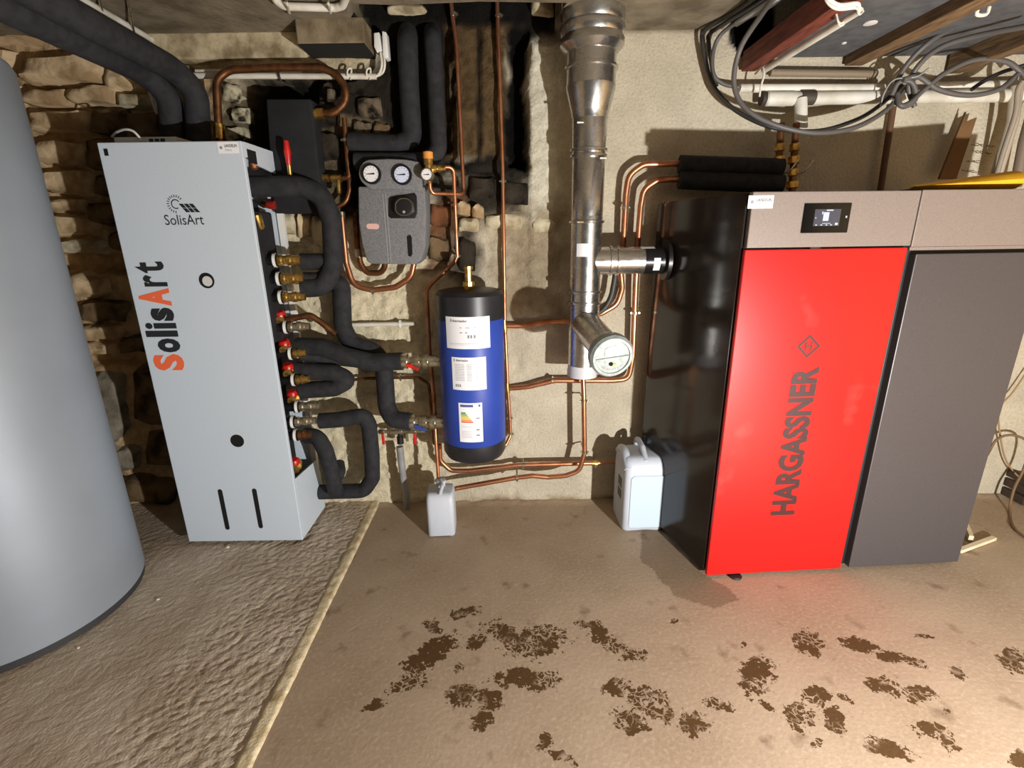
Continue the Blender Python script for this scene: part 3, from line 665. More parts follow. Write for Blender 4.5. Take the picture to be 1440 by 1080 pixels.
for i in range(7):
    q = -.75 + .75 * i / 6
    for z in (Z(360), Z(342)): v.append((fx + (fr + .001) * math.sin(q), fy - (fr + .001) * math.cos(q), z))
for i in range(6): f.append((2 * i, 2 * i + 1, 2 * i + 3, 2 * i + 2))
mesh_obj('flue_label', v, f, white_label, t, smooth=True)
# clean-out branch facing the room
A = Vector((fx, fy, Z(452))); B = P(862, 503, 1.84); d = (B - A).normalized(); ln = (B - A).length
MB().lathe([(.063, .03), (.063, ln - .05), (.068, ln - .048), (.068, ln - .03)], A, d, 36).build('cleanout_branch', steel, t, smooth=35)
cap = MB().lathe([(.080, ln - .05), (.086, ln - .046), (.086, ln - .012), (.080, ln - .004), (.078, ln), (.068, ln), (.066, ln - .006), (.02, ln - .006)], A, d, 44).build('cleanout_cap', zinc, t, smooth=35)
side = d.cross(Vector((0, 0, 1))).normalized(); up_ = side.cross(d).normalized()
M = frame(A + d * (ln - .0055), side, up_)
if (M.to_3x3() @ Vector((0, 0, 1))).dot(d) < 0: M = frame(A + d * (ln - .0055), -side, up_)
M = M @ Matrix.Rotation(math.radians(6), 4, 'Z')
MB().box((-.064, -.0045, 0), (.064, .0000, .005), .001, M=M).build('cap_rib', zinc, cap)
MB().prism([M @ Vector(q) for q in ([(-.03, .004, .0008), (.03, .004, .0008), (.03, .03, .0008)] + [(.03 * math.cos(q), .03 + .014 * math.sin(q), .0008) for q in np.linspace(.3, 2.84, 8)] + [(-.03, .03, .0008)])], d * .0012).build('cap_plaque', white_label, cap)
mb = MB()
for i in range(5): mb.add([M @ Vector((-.02, .026 - i * .004, .0025)), M @ Vector((.02, .026 - i * .004, .0025)), M @ Vector((.02, .0272 - i * .004, .0025)), M @ Vector((-.02, .0272 - i * .004, .0025))], [(0, 1, 2, 3)])
mb.build('plaque_print', ink_grey, cap)
mb = MB()
for i in range(11):
    q = math.radians(-150 + i * 12); e = Vector((math.cos(q), math.sin(q), 0)); n_ = Vector((-e.y, e.x, 0)) * .0008
    mb.add([M @ (e * .05 + n_ + Vector((0, 0, .0012))), M @ (e * .05 - n_ + Vector((0, 0, .0012))), M @ (e * .055 - n_ + Vector((0, 0, .0012))), M @ (e * .055 + n_ + Vector((0, 0, .0012)))], [(0, 1, 2, 3)])
mb.build('dial_marks', ink_grey, cap)
MB().lathe([(.008, 0), (.008, .003)], M @ Vector((-.006, -.028, 0)), d, 16).build('draught_hole', dark_void, cap)
MB().box((.0, -.038, .001), (.016, -.029, .003), M=M).build('yellow_mark', mat('yellow_sticker', (226, 226, 120), .5), cap)
# clamp screws
for (px, py) in ((816, 172), (816, 312), (848, 222)):
    q = P(px, py, fy - fr - .004); MB().lathe([(.005, -.012), (.005, .012)], q, (1, 0, 0), 8).build('clamp_screw', nickel, t, smooth=40)
# ================================================================== PELLET BOILER
g0, g1 = PZ(993, 813), PZ(1345, 794)
ex = (g1 - g0); ex.z = 0; ex.normalize(); ey = Vector((-ex.y, ex.x, 0))
BM = Matrix(((ex.x, ey.x, 0, g0.x), (ex.y, ey.y, 0, g0.y), (0, 0, 1, 0), (0, 0, 0, 1)))
def BL(px, py, off=0.0):
    """pixel on the boiler's front plane -> local x, z"""
    d = Vector(ray(px, py)); c0 = Vector(CAM); n_ = ey; o_ = g0 + ey * off
    s = (o_ - c0).dot(n_) / d.dot(n_); p = c0 + d * s; l = BM.inverted() @ p; return l.x, l.z
W1 = BL(1181, 803)[0]; W2 = BL(1345, 793)[0]; HT = 1.522; HD = BL(1045, 349)[1]
red = mat('red_glass_door', (196, 20, 17), 0.30, col2=(220, 70, 62), scale=3.2, spec=.5, lo=.60, hi=.80, detail=9, rough2=.5)
anthr = mat('anthracite_side_panel', (44, 38, 36), 0.14, col2=(38, 33, 31), scale=4, spec=.4)
taupe = mat('taupe_header', (138, 126, 119), 0.45, 0.25, col2=(128, 116, 109), scale=250)
greyd = mat('dark_grey_door', (80, 75, 76), 0.42, 0.3, col2=(74, 69, 70), scale=250)
blk = mat('boiler_black_core', (24, 23, 23), 0.5)
def bb(mb, a, b, bev=0.0): return mb.box(a, b, bev, M=BM)
b = thing('pellet_boiler', g0 + ex * W1 / 2 + ey * .25, 'pellet boiler with glossy red door, dark side panel and taupe control header', 'boiler')
TB = -.115; DP = .56
poly = [(.004, .022), (W1 + .02, .022), (W1 + .02, DP), (TB, DP)]
MB().prism([BM @ Vector((x, y, .04)) for x, y in poly], (0, 0, HT - .05)).build('body', blk, b)
MB().prism([BM @ Vector(q) for q in ((0, .022, .03), (TB, DP, .03), (TB, DP, HT - .008), (0, .022, HT - .008))], (-.006, 0, 0)).build('side_panel', anthr, b)
MB().prism([BM @ Vector((x, y, HT - .01)) for x, y in poly], (0, 0, .008)).build('top_panel', anthr, b)
d_ = bb(MB(), (.0, .0, BL(1000, 809)[1]), (W1, .018, HD - .006), .003).build('door', red, b)
h_ = bb(MB(), (.004, .0, HD), (W1 + .008, .03, HT), .003).build('control_header', taupe, b)
bb(MB(), (W1 * .4, .004, HD - .008), (W1 * .46, .016, HD + .002)).build('latch', blk, b)
# display
xl, zl = BL(1124, 327); xr, zu = BL(1198, 284)
xa = BL(1129, 305)[0]; xb_ = BL(1193, 305)[0]
dsp = bb(MB(), (xa - .001, -.004, BL(1125, 328)[1]), (xb_ + .003, 0.0005, BL(1127, 286)[1]), .002).build('display', mat('display_glass', (12, 12, 13), .12), b)
sa, sb = BL(1142, 318), BL(1182, 294)
scr_ = bb(MB(), (sa[0], -.0046, sa[1]), (sb[0], -.0041, sb[1])).build('screen', emit('lit_screen', (96, 94, 106), .9), dsp)
sw, sh = sb[0] - sa[0], sb[1] - sa[1]
def sbox(u0, v0, u1, v1, s, nm='screen_icon'): bb(MB(), (sa[0] + u0 * sw, -.005, sa[1] + v0 * sh), (sa[0] + u1 * sw, -.0047, sa[1] + v1 * sh)).build(nm, s, scr_)
lit = emit('lit_icon', (232, 236, 250), 1.1)
sbox(.34, .3, .56, .82, lit); sbox(.44, .9, .7, .97, lit); sbox(.28, .7, .32, .86, lit); sbox(.34, .14, .66, .17, lit)
for u in (.08, .28, .48, .66): sbox(u, .03, u + .07, .09, lit)
sbox(.84, .05, .95, .18, lit); sbox(.04, .46, .08, .52, lit)
bb(MB(), (BL(1188, 305)[0], -.0046, BL(1188, 306.5)[1]), (BL(1190, 305)[0], -.0041, BL(1190, 303.5)[1])).build('status_light', lit, dsp)
# sticker + lettering
a, c2 = BL(1053, 275), BL(1086, 293)
M = BM @ frame(((a[0] + c2[0]) / 2 + .0, -.0006, (a[1] + c2[1]) / 2), (1, 0, 0), (0, 0, 1))
sticker(M, c2[0] - a[0], a[1] - c2[1], b)
tb, tt_ = BL(1102, 724), BL(1134, 516)
prt = mat('dark_red_print', (56, 18, 17), .45)
cxx = (BL(1101, 724)[0] + BL(1133, 516)[0]) / 2; wl_ = BL(1085, 712)[0]; wr_ = BL(1119, 712)[0]
M = BM @ frame((cxx, -.0006, (tb[1] + tt_[1]) / 2), (0, 0, 1), (-1, 0, 0))
text('lettering', 'HARGASSNER', M, tt_[1] - tb[1], wr_ - wl_, prt, b, bold=.045)
ex_, ez_ = BL(1137, 487); R = .044
mb = MB()
for (q0, q1) in ((R, R - .011),):
    P4 = [(ex_ + q0, ez_), (ex_, ez_ + q0), (ex_ - q0, ez_), (ex_, ez_ - q0)]; P5 = [(ex_ + q1, ez_), (ex_, ez_ + q1), (ex_ - q1, ez_), (ex_, ez_ - q1)]
    for i in range(4):
        j = (i + 1) % 4; mb.add([BM @ Vector((x, -.0006, z)) for x, z in (P4[i], P4[j], P5[j], P5[i])], [(0, 1, 2, 3)])
for (sx, sz) in ((1, 0), (-1, 0), (0, 1), (0, -1)):
    c_ = (ex_ + sx * R * .8, ez_ + sz * R * .8); e1 = (sz * .009, sx * .009)
    mb.add([BM @ Vector((x, -.0007, z)) for x, z in ((c_[0] + e1[0], c_[1] + e1[1]), (ex_ + sx * R, ez_ + sz * R), (c_[0] - e1[0], c_[1] - e1[1]))], [(0, 1, 2)])
mb.build('diamond_emblem', prt, b)
text('emblem_letter', 'H', BM @ frame((ex_, -.0006, ez_), (1, 0, 0), (0, 0, 1)), .026, .032, prt, b)
for (x, y) in ((.125, .001), (W1 - .06, .05), (.05, .48), (W1 - .06, .48)):
    o = BM @ Vector((x, y, 0)); MB().lathe([(.025, 0), (.028, .004), (.024, .009), (.012, .0095)] + ([(.012, .045)] if y > .02 else []), o, n=14).build('foot', blk, b, smooth=40)

# ================================================================== PELLET HOPPER (right unit)
xh = W1 + .025
h = thing('pellet_hopper', g0 + ex * (xh + .27) + ey * .25, 'dark grey pellet hopper unit standing right of the red boiler', 'hopper')
bb(MB(), (xh, .03, .012), (W2, DP - .02, HT - .01), .004).build('body', blk, h)
hx0 = BL(1292, 358)[0]
hz = BL(1295, 357)[1]
bb(MB(), (xh + .012, .0, .014), (W2 + .004, .03, hz), .003).build('door', greyd, h)
bb(MB(), (W1 + .012, .0, BL(1290, 347)[1]), (W2 + .004, .03, HT + .002), .003).build('header', taupe, h)
bb(MB(), (W1 + .012, .005, BL(1290, 347)[1] - .012), (W2 + .004, .03, BL(1290, 347)[1] - .001)).build('header_lip', taupe, h)
bb(MB(), (xh, .03, HT - .01), (W2, DP - .02, HT - .002)).build('lid', taupe, h)
for (x, y) in ((xh + .06, .08), (W2 - .06, .08), (xh + .06, .46), (W2 - .06, .46)):
    o = BM @ Vector((x, y, 0)); MB().lathe([(.025, 0), (.028, .005), (.012, .008), (.012, .02)], o, n=14).build('foot', blk, h, smooth=40)
# yellow envelope on the hopper
yel = mat('yellow_envelope_paper', (244, 190, 40), .6, col2=(232, 170, 30), scale=6)
p = [BL(1290, 262)[0], BL(1425, 250)[0]]
q0 = BM @ Vector((W1 + .04, .05, HT + .004)); ax = ex; nu = 10; v = []; f = []
NC = 7
for i in range(nu + 1):
    u = i / nu; x = W1 + .02 + u * .40; hh = .010 + .052 * u ** .9; z0_ = HT + .004
    for (y, z) in ((.26, 0), (.14, .002), (.07, .004), (.045, .010 + hh * .15), (.040, hh * .45 + .006), (.055, hh * .8 + .004), (.085, hh + .002)): v.append(BM @ Vector((x, y, z0_ + z)))
for i in range(nu):
    for j in range(NC - 1): f.append((NC * i + j, NC * (i + 1) + j, NC * (i + 1) + j + 1, NC * i + j + 1))
n0 = len(v); v += [Vector(q) + Vector((0, .0015, .0015)) for q in v]; f += [tuple(reversed([k + n0 for k in q])) for q in list(f)]
tag(mesh_obj('envelope', v, f, yel, smooth=50), 'bent yellow envelope lying on top of the dark grey hopper', 'envelope')
# ================================================================== PUMP GROUP
def slab(name, poly, yfront, depth, m_, parent=None, bevel=.006, seg=3):
    """outline measured on the plane y = yfront, extruded away from the viewer"""
    pl = [P(a, b_, yfront) for a, b_ in poly]; mb = MB().prism(pl, (0, depth, 0))
    bm = bmesh.new(); vs_ = [bm.verts.new(v) for v in mb.v]
    for q in mb.f: bm.faces.new([vs_[i] for i in q])
    bmesh.ops.recalc_face_normals(bm, faces=list(bm.faces))
    if bevel:
        ed = [e for e in bm.edges if e.calc_face_angle(0) > .7]
        bmesh.ops.bevel(bm, geom=ed, offset=bevel, segments=seg, profile=.5, affect='EDGES', clamp_overlap=True)
    bm.verts.index_update(); v = [w.co.copy() for w in bm.verts]; f = [tuple(w.index for w in q.verts) for q in bm.faces]; bm.free()
    return mesh_obj(name, v, f, m_, parent, smooth=40)
def arc(cx, cy, r, a0, a1, n=8, ry=None): return [(cx + r * math.cos(math.radians(a0 + (a1 - a0) * i / n)), cy - (ry or r) * math.sin(math.radians(a0 + (a1 - a0) * i / n))) for i in range(n + 1)]
epp = mat('grey_foam_housing', (128, 128, 130), .8, col2=(108, 108, 110), scale=180, bump=.001, bscale=300, spec=.3)
epp_l = mat('light_groove_grey', (150, 150, 150), .7)
pg = thing('pump_station', P(552, 371, 2.34), 'grey foam-cased solar pump station with two thermometers', 'pump station')
YF = 2.262
slab('housing', [(503, 262), (504, 313), (509, 345), (516, 368), (522, 371), (584, 372), (592, 366), (598, 345), (599, 300), (597, 262)], YF + .012, .14, epp, pg, .008)
slab('top_cover', arc(521, 243, 17, 100, 235, 8, 19) + [(522, 267), (558, 266), (594, 270), (592, 235), (588, 227), (570, 224), (545, 223)], YF, .15, epp, pg, .006)
for x in (539.5, 543.5):
    MB().sweep([P(x - 1.6, 273, YF + .0115), P(x + 6.5, 369, YF + .0115)], .0018, 6).build('groove', epp_l, pg)
slab('pump_recess', arc(551, 281, 5, 100, 170, 3) + [(546, 304), (549, 307), (584, 307), (587, 300), (586, 276), (583, 271)], YF + .009, .02, black_plastic, pg, .002)
pump = slab('pump_head', arc(568, 291, 15, 20, 70, 3) + arc(568, 291, 15, 110, 160, 3) + arc(568, 291, 15, 200, 250, 3) + arc(568, 291, 15, 290, 340, 3), YF - .02, .05, mat('pump_head_black', (30, 30, 31), .35), pg, .004)
mb = MB(); rr = arc(568, 291, 12.3, 18, 72, 3) + arc(568, 291, 12.3, 108, 162, 3) + arc(568, 291, 12.3, 198, 252, 3) + arc(568, 291, 12.3, 288, 342, 3); rr.append(rr[0])
mb.sweep([P(a, c_, YF - .0205) for a, c_ in rr], .0011, 5).build('pump_trim', mat('pump_trim_gold', (150, 140, 110), .4, .5), pump)
MB().lathe([(.006, 0), (.006, .002)], P(568, 298, YF - .022), (0, 1, 0), 12).build('pump_button', epp_l, pump)
slab('sight_slot', [(572, 332), (577, 330), (579, 334), (580, 357), (578, 361), (574, 360)], YF + .0105, .01, dark_void, pg, 0)
slab('name_plate', [(515.5, 316), (518, 314.5), (530, 314.5), (533, 316.5), (533, 320.5), (530.5, 322.5), (518, 322), (515.5, 320)], YF + .0112, .004, mat('pale_red_plate', (222, 178, 170), .5), pg, 0)
def gauge(px, py, y, r, parent, face, name='thermometer', black=True):
    o = P(px, py, y); d = Vector((0, -1, 0))
    g = MB().lathe([(r, -.02), (r, .012), (r * .93, .016), (r * .80, .016), (r * .78, .012), (r * .1, .012)], o, d, 32).build(name, black_plastic if black else nickel, parent, smooth=35)
    MB().lathe([(r * .80, .0122), (r * .80, .0128)], o, d, 32).build('dial', face, g)
    mb = MB()
    for i in range(11):
        q = math.radians(225 - i * 27); e = Vector((math.cos(q), 0, math.sin(q))); n_ = Vector((-e.z, 0, e.x)) * r * .03; c0 = o + d * .0132
        mb.add([c0 + e * r * .58 + n_, c0 + e * r * .58 - n_, c0 + e * r * .72 - n_, c0 + e * r * .72 + n_], [(0, 1, 2, 3)])
    mb.build('scale_marks', ink_grey, g)
    e = Vector((-1, 0, -.05)).normalized(); n_ = Vector((.05, 0, -1)).normalized() * r * .06; c0 = o + d * .0138
    MB().add([c0 - e * r * .35 + n_ * 1.4, c0 - e * r * .35 - n_ * 1.4, c0 + e * r * .55 - n_ * .4, c0 + e * r * .55 + n_ * .4], [(0, 1, 2, 3)]).build('needle', ink, g)
    return g
gauge(523, 245, YF, .0405, pg, mat('dial_white', (232, 230, 232), .4)); gauge(566, 246, YF, .0405, pg, mat('dial_blue_white', (206, 214, 236), .4))

# ================================================================== SAFETY GROUP BESIDE IT
sg = thing('safety_valve_group', P(603, 262, 2.25), 'brass safety valve with small round pressure gauge beside the pump station', 'safety valve')
o = P(603, 240, 2.25)
MB().lathe([(.011, -.05), (.011, -.01), (.015, -.008), (.015, .02), (.019, .022), (.019, .045), (.016, .047)], o, (0, 0, 1), 14).build('valve_body', brass, sg, smooth=35)
MB().lathe([(.019, .045), (.021, .047), (.021, .070), (.018, .073)], o, (0, 0, 1), 14).build('valve_cap', mat('orange_cap', (226, 150, 70), .4), sg, smooth=35)
MB().lathe([(.010, .01), (.016, .014), (.016, .03), (.011, .034), (.015, .038), (.015, .052), (.010, .054), (.010, .07)], o + Vector((0, 0, .008)), (1, .1, 0), 12).build('outlet_union', brass, sg, smooth=35)
gauge(601, 246, 2.225, .027, sg, MATS.get('dial_white'), 'pressure_gauge', False)
MB().sweep([o + Vector((0, .02, -.02)), P(601, 246, 2.24)], .008, 8).build('gauge_stem', brass, sg)

def clips(o, pts, r, m_=None, to_wall=True):
    for (px, py, y) in pts:
        c0 = P(px, py, y); mb = MB().lathe([(r + .001, -.006), (r + .004, -.006), (r + .004, .006), (r + .001, .006)], c0, (0, 0, 1) if to_wall == 'v' else (1, 0, 0), 12)
        mb.sweep([c0 + Vector((0, r, 0)), Vector((c0.x, WALL - .004, c0.z))], .004, 6)
        for s in (-1, 1): mb.lathe([(.004, -.006), (.004, .006)], c0 + (Vector((s * (r + .005), 0, 0)) if to_wall == 'v' else Vector((0, 0, s * (r + .005)))), (0, 1, 0), 6)
        mb.build('pipe_clip', m_ or nickel, o, smooth=35)
GRP = {'copper_pipe': 'copper pipes along the wall', 'insulated_pipe': 'black insulated pipes'}
def pipe(name, pts, r, m_, label, cat='pipe', rad=.05, group=None, curve=False, n=12):
    o = tube(name, pp(pts), r, m_, None, rad, n, curve); return tag(o, label, cat, group or GRP.get(name))
def joints(o, pts, r, m_, name='pipe_joint'):
    for (a, b_) in pts:
        A, B = P(*a), P(*b_); MB().sweep([A, B], r, 12).build(name, m_, o, smooth=40)

R15, R18, R22 = .0085, .0135, .0122
# thin riser feeding the safety group
o = pipe('copper_pipe', [(630, -30, 2.385), (642, 65, 2.385), (652, 268, 2.36), (649, 273, 2.34), (609, 272, 2.26), (605, 266, 2.255), (604, 252, 2.25)], .0088, copper, 'thin copper riser ending in a hook below the small pressure gauge', rad=.03)
clips(o, [(639, 20, 2.385)], .0075, None, 'v')
o = pipe('copper_pipe', [(612, 235, 2.255), (633, 235, 2.27), (638, 240, 2.28), (640, 289, 2.34), (643, 360, 2.36), (639, 369, 2.36), (606, 400, 2.36), (600, 408, 2.35), (604, 491, 2.30), (610, 558, 2.27), (613, 620, 2.235), (617, 679, 2.215)], .0088, copper, 'thin copper discharge pipe running behind the blue tank down into the small canister', rad=.025)
clips(o, [(640, 288, 2.35), (643, 360, 2.36)], .0075, None, 'v')
# right-hand riser
o = pipe('copper_pipe', [(698, -30, 2.385), (703, 120, 2.385), (707, 245, 2.385), (710, 457, 2.385), (714, 545, 2.385), (717, 590, 2.385), (718, 612, 2.385), (711, 627, 2.36), (690, 632, 2.34)], .0088, copper, 'thin straight copper riser passing right of the blue tank', rad=.03)
clips(o, [(702, 22, 2.385), (707, 255, 2.385), (717, 588, 2.385), (718, 610, 2.385)], .0075, None, 'v')
joints(o, [((709, 450, 2.385), (710, 466, 2.385))], .012, brass); joints(o, [((713, 538, 2.385), (714, 552, 2.385))], .012, brass)
# flow and return from the boiler, down behind the flue to the riser
o = pipe('copper_pipe', [(958, 230, 2.345), (905, 231, 2.345), (884, 246, 2.35), (880, 275, 2.355), (877, 335, 2.36), (873, 385, 2.37), (875, 405, 2.37), (868, 428, 2.37), (845, 441, 2.37), (806, 451, 2.37), (765, 453, 2.375), (738, 458, 2.385), (712, 458, 2.385)], R18, copper, 'upper copper pipe bending out of black insulation above the flue branch', rad=.07)
clips(o, [(879, 292, 2.355)], R18, None, 'v')
o = pipe('copper_pipe', [(958, 252, 2.335), (925, 253, 2.335), (905, 266, 2.34), (901, 290, 2.345), (897, 340, 2.35), (894, 400, 2.355), (890, 500, 2.365), (884, 533, 2.37), (862, 535, 2.37), (780, 535, 2.37), (742, 544, 2.375), (716, 546, 2.385)], R18, copper, 'lower copper pipe bending out of black insulation, descending behind the clean-out cap', rad=.06)
clips(o, [(893, 440, 2.357)], R18, None, 'v'); clips(o, [(777, 535, 2.37)], R18)
pipe('black_hose', [(866, 380, 2.34), (863, 400, 2.34), (858, 420, 2.345), (846, 437, 2.35), (826, 444, 2.36), (806, 446, 2.37)], .013, mat('dark_grey_hose', (54, 52, 48), .5), 'short black hose curving behind the flue below its boiler branch', 'hose', curve=True)
# vertical drain leg and low-level pipes
o = pipe('copper_pipe', [(820, 529, 2.30), (821, 560, 2.29), (822, 636, 2.285), (815, 662, 2.285), (795, 669, 2.285), (771, 671, 2.29), (749, 669, 2.29), (724, 672, 2.29), (640, 687, 2.27), (636, 690, 2.27)], R22, copper, 'thick copper pipe dropping below the flue and turning left along the floor', rad=.06)
clips(o, [(821, 564, 2.29), (822, 636, 2.285)], R22, None, 'v'); clips(o, [(727, 672, 2.29)], R22)
o = pipe('copper_pipe', [(618, 625, 2.33), (619, 648, 2.33), (634, 662, 2.33), (660, 662, 2.33), (694, 658, 2.335), (730, 654, 2.34), (838, 651, 2.35)], R22, copper, 'copper pipe sweeping under the blue tank towards the large canister', rad=.05)
joints(o, [((832, 651.3, 2.35), (842, 651, 2.35))], .0150, brass); joints(o, [((838, 651, 2.35), (868, 650, 2.36))], .008, copper, 'thin_extension')
clips(o, [(736, 654, 2.34), (838, 652, 2.35)], R22)

# ---- copper around the pump station and cabinet
o = pipe('copper_pipe', [(310, 200, 2.30), (307, 172, 2.30), (304, 112, 2.31), (322, 98, 2.32), (390, 95, 2.33), (452, 95, 2.33), (474, 104, 2.33), (487, 126, 2.33), (486, 144, 2.33), (470, 160, 2.33), (452, 160, 2.33)], .0155, copper_old, 'tarnished copper pipe arching over the foam board beside the grey cabinet', rad=.09)
joints(o, [((309, 195, 2.30), (308, 174, 2.30)), ((455, 160, 2.33), (440, 160, 2.33))], .021, brass, 'brass_joint')
joints(o, [((466, 128, 2.37), (466, 142, 2.36))], .018, nickel, 'air_vent')
o = pipe('copper_pipe', [(484, 166, 2.36), (486, 195, 2.355), (490, 240, 2.35), (491, 250, 2.35), (470, 251, 2.35), (455, 250, 2.35)], .011, copper_old, 'tarnished copper drop left of the pump station ending in a brass tee', rad=.02)
joints(o, [((480, 251, 2.35), (466, 251, 2.35)), ((462, 250.5, 2.35), (450, 250, 2.35))], .016, brass, 'brass_tee'); joints(o, [((476, 252, 2.345), (477, 272, 2.34))], .010, brass, 'drain_nipple')
clips(o, [(486, 197, 2.355)], .011, None, 'v')
pipe('copper_pipe', [(491, 250, 2.35), (492, 266, 2.345), (487, 284, 2.34), (474, 291, 2.34)], .010, copper_old, 'small copper hook curving below the brass tee', rad=.05)
o = pipe('copper_pipe', [(480, 298, 2.345), (483, 330, 2.345), (487, 370, 2.345), (497, 402, 2.345), (524, 408, 2.345), (556, 404, 2.34), (578, 390, 2.335), (583, 366, 2.33)], .0135, copper, 'outer copper pipe looping under the pump station', rad=.07)
clips(o, [(524, 408, 2.345)], .011)
joints(o, [((480, 298, 2.345), (481, 306, 2.345))], .015, nickel)
o = pipe('copper_pipe', [(500, 300, 2.37), (502, 345, 2.37), (507, 370, 2.37), (515, 384, 2.37), (535, 384, 2.365), (541, 376, 2.35), (541, 364, 2.335)], .0135, copper_old, 'inner copper pipe looping under the pump station', rad=.05)
joints(o, [((503, 350, 2.37), (505, 362, 2.37))], .016, nickel)
o = pipe('copper_pipe', [(496, 534, 2.37), (520, 532, 2.37), (560, 531, 2.375), (590, 531, 2.375), (603, 540, 2.375), (606, 570, 2.375), (611, 625, 2.375)], .008, copper_old, 'thin tarnished copper pipe crossing the wall behind the black riser', rad=.04)
clips(o, [(563, 531, 2.375)], .008)
o = pipe('conduit', [(494, 457, 2.385), (584, 455, 2.385)], .010, white_pvc, 'short pale grey conduit across the rough plaster left of the blue tank', 'conduit')
clips(o, [(563, 455.5, 2.385)], .010, white_paint)
pipe('copper_pipe', [(404, 449, 2.20), (436, 443, 2.21), (450, 452, 2.215), (472, 470, 2.22)], .014, copper_old, 'short copper elbow above the nickel union in the cabinet side', rad=.03)
# valves on the blue tank
def tank_valve(a, b_, r, handle, label):
    A, B = P(*a), P(*b_); d = (B - A).normalized(); L_ = (B - A).length
    t_ = thing('tank_valve', A + d * (L_ / 2), label, 'valve', 'valves on the blue tank')
    MB().lathe([(r * .8, 0), (r * 1.15, .004), (r * 1.15, .03), (r * .75, .032), (r * .75, .05), (r * 1.05, .052), (r * 1.05, .085), (r * .8, .087), (r * .8, .10), (r * 1.2, .102), (r * 1.2, L_ - .012), (r * .9, L_ - .01), (r * .9, L_ + .05)], A, d, 14).build('valve_body', nickel, t_, smooth=35)
    c0 = A + d * .05; hb = MB().lathe([(r * .3, 0), (r * .3, .03)], c0, (0, -1, -.4), 8); hb.box((-.03, -.004, -.007), (.03, .004, .007), .002, M=Matrix.Translation(c0 + Vector((.006, -.03, -.02))) @ Matrix.Rotation(.4, 4, 'Y'))
    hb.build('valve_handle', handle, t_)
tank_valve((564, 508, 2.215), (606, 508, 2.215), .030, red_plastic, 'nickel valve with red handle, upper one on the blue tank')
tank_valve((575, 593, 2.215), (616, 594, 2.215), .030, blue_plastic, 'nickel valve with blue handle, lower one on the blue tank')
# filling manifold with levers and drain
fm = thing('filling_manifold', P(566, 620, 2.33), 'small brass filling manifold with two hanging red levers beside the blue tank', 'manifold')
A, B = P(532, 607, 2.33), P(600, 606, 2.32); d = (B - A).normalized()
MB().lathe([(.008, 0), (.013, .004), (.013, .03), (.009, .032), (.009, .06), (.015, .062), (.015, .12), (.01, .122), (.01, .15), (.013, .152), (.013, .19), (.008, .192), (.008, .24)], A, d, 12).build('manifold_body', nickel, fm, smooth=35)
for (px, m_) in ((538, red_plastic), (583, red_plastic), (572, mat('olive_lever', (110, 104, 70), .5))):
    a = P(px, 609, 2.315); MB().box((-.007, -.004, -.062 if m_ is red_plastic else -.045), (.007, .004, .0), .003, M=Matrix.Translation(a)).build('lever', m_, fm)
MB().lathe([(.012, 0), (.012, .02), (.017, .022), (.017, .06)], P(562, 608, 2.325), (0, 0, -1), 12).build('drain_socket', black_plastic, fm, smooth=35)
tag(MB().sweep(fillet([P(562, 628, 2.325), P(563, 636, 2.325), P(567, 672, 2.325), P(572, 690, 2.33), P(572, 716, 2.36)], .04), .0175, 14).build('drain_pipe', grey_pvc, None, smooth=40), 'grey plastic waste pipe running to the floor behind the small canister', 'pipe')

# ================================================================== BLACK INSULATED PIPES
def ins(pts, r, label, rad=.07, curve=False): return pipe('insulated_pipe', pts, r, foam, label, 'insulated pipe', rad=rad, curve=curve, n=18)
ins([(-60, -24, 1.46), (200, 100, 2.20), (238, 134, 2.26), (246, 204, 2.27)], .046, 'left of the two fat black insulated pipes descending behind the grey cabinet', .09)
ins([(-20, -46, 1.50), (245, 98, 2.22), (276, 130, 2.27), (280, 206, 2.28)], .046, 'right of the two fat black insulated pipes descending behind the grey cabinet', .09)
ins([(350, 262, 2.22), (420, 262, 2.25), (452, 272, 2.26), (467, 312, 2.26), (469, 372, 2.255), (456, 404, 2.25), (424, 405, 2.235)], .042, 'fat black insulated pipe hooking out of the cabinet and back in a U', .11)
ins([(462, 396, 2.345), (480, 400, 2.34), (482, 460, 2.33), (494, 484, 2.32), (528, 494, 2.31), (540, 516, 2.30), (544, 572, 2.25), (552, 590, 2.225), (578, 593, 2.215)], .042, 'black insulated pipe stepping down from the wall to the lower tank valve', .09)
ins([(418, 487, 2.25), (452, 488, 2.24), (490, 502, 2.22), (524, 510, 2.22), (566, 508, 2.215)], .041, 'black insulated pipe curving from the cabinet to the upper tank valve', .10)
ins([(424, 498, 2.27), (460, 504, 2.30), (500, 508, 2.33)], .030, 'short black insulated pipe tucked behind the curving upper one', .08)
ins([(418, 521, 2.25), (470, 524, 2.255), (492, 534, 2.26), (470, 546, 2.255), (424, 549, 2.25)], .040, 'blunt black insulated U-bend sticking out of the cabinet side', .045)
ins([(450, 592, 2.24), (478, 590, 2.24), (512, 584, 2.25), (519, 598, 2.26), (523, 640, 2.28), (524, 672, 2.29), (512, 690, 2.29), (446, 692, 2.30)], .038, 'black insulated pipe dropping to the floor and running back to the cabinet', .06)
ins([(430, 612, 2.24), (447, 614, 2.22), (458, 634, 2.21), (468, 670, 2.22), (472, 690, 2.25)], .038, 'black insulated pipe diving steeply beside the lower cabinet corner', .06)
ins([(470, 676, 2.25), (478, 664, 2.28), (476, 652, 2.33)], .030, 'stub of black insulation behind the steep lower pipe', .03)
ins([(423, 368, 2.255), (462, 368, 2.27)], .036, 'straight black insulated stub on the topmost cabinet union')
ins([(428, 393, 2.255), (448, 394, 2.26), (460, 386, 2.29)], .033, 'bent black insulated stub on the second cabinet union')
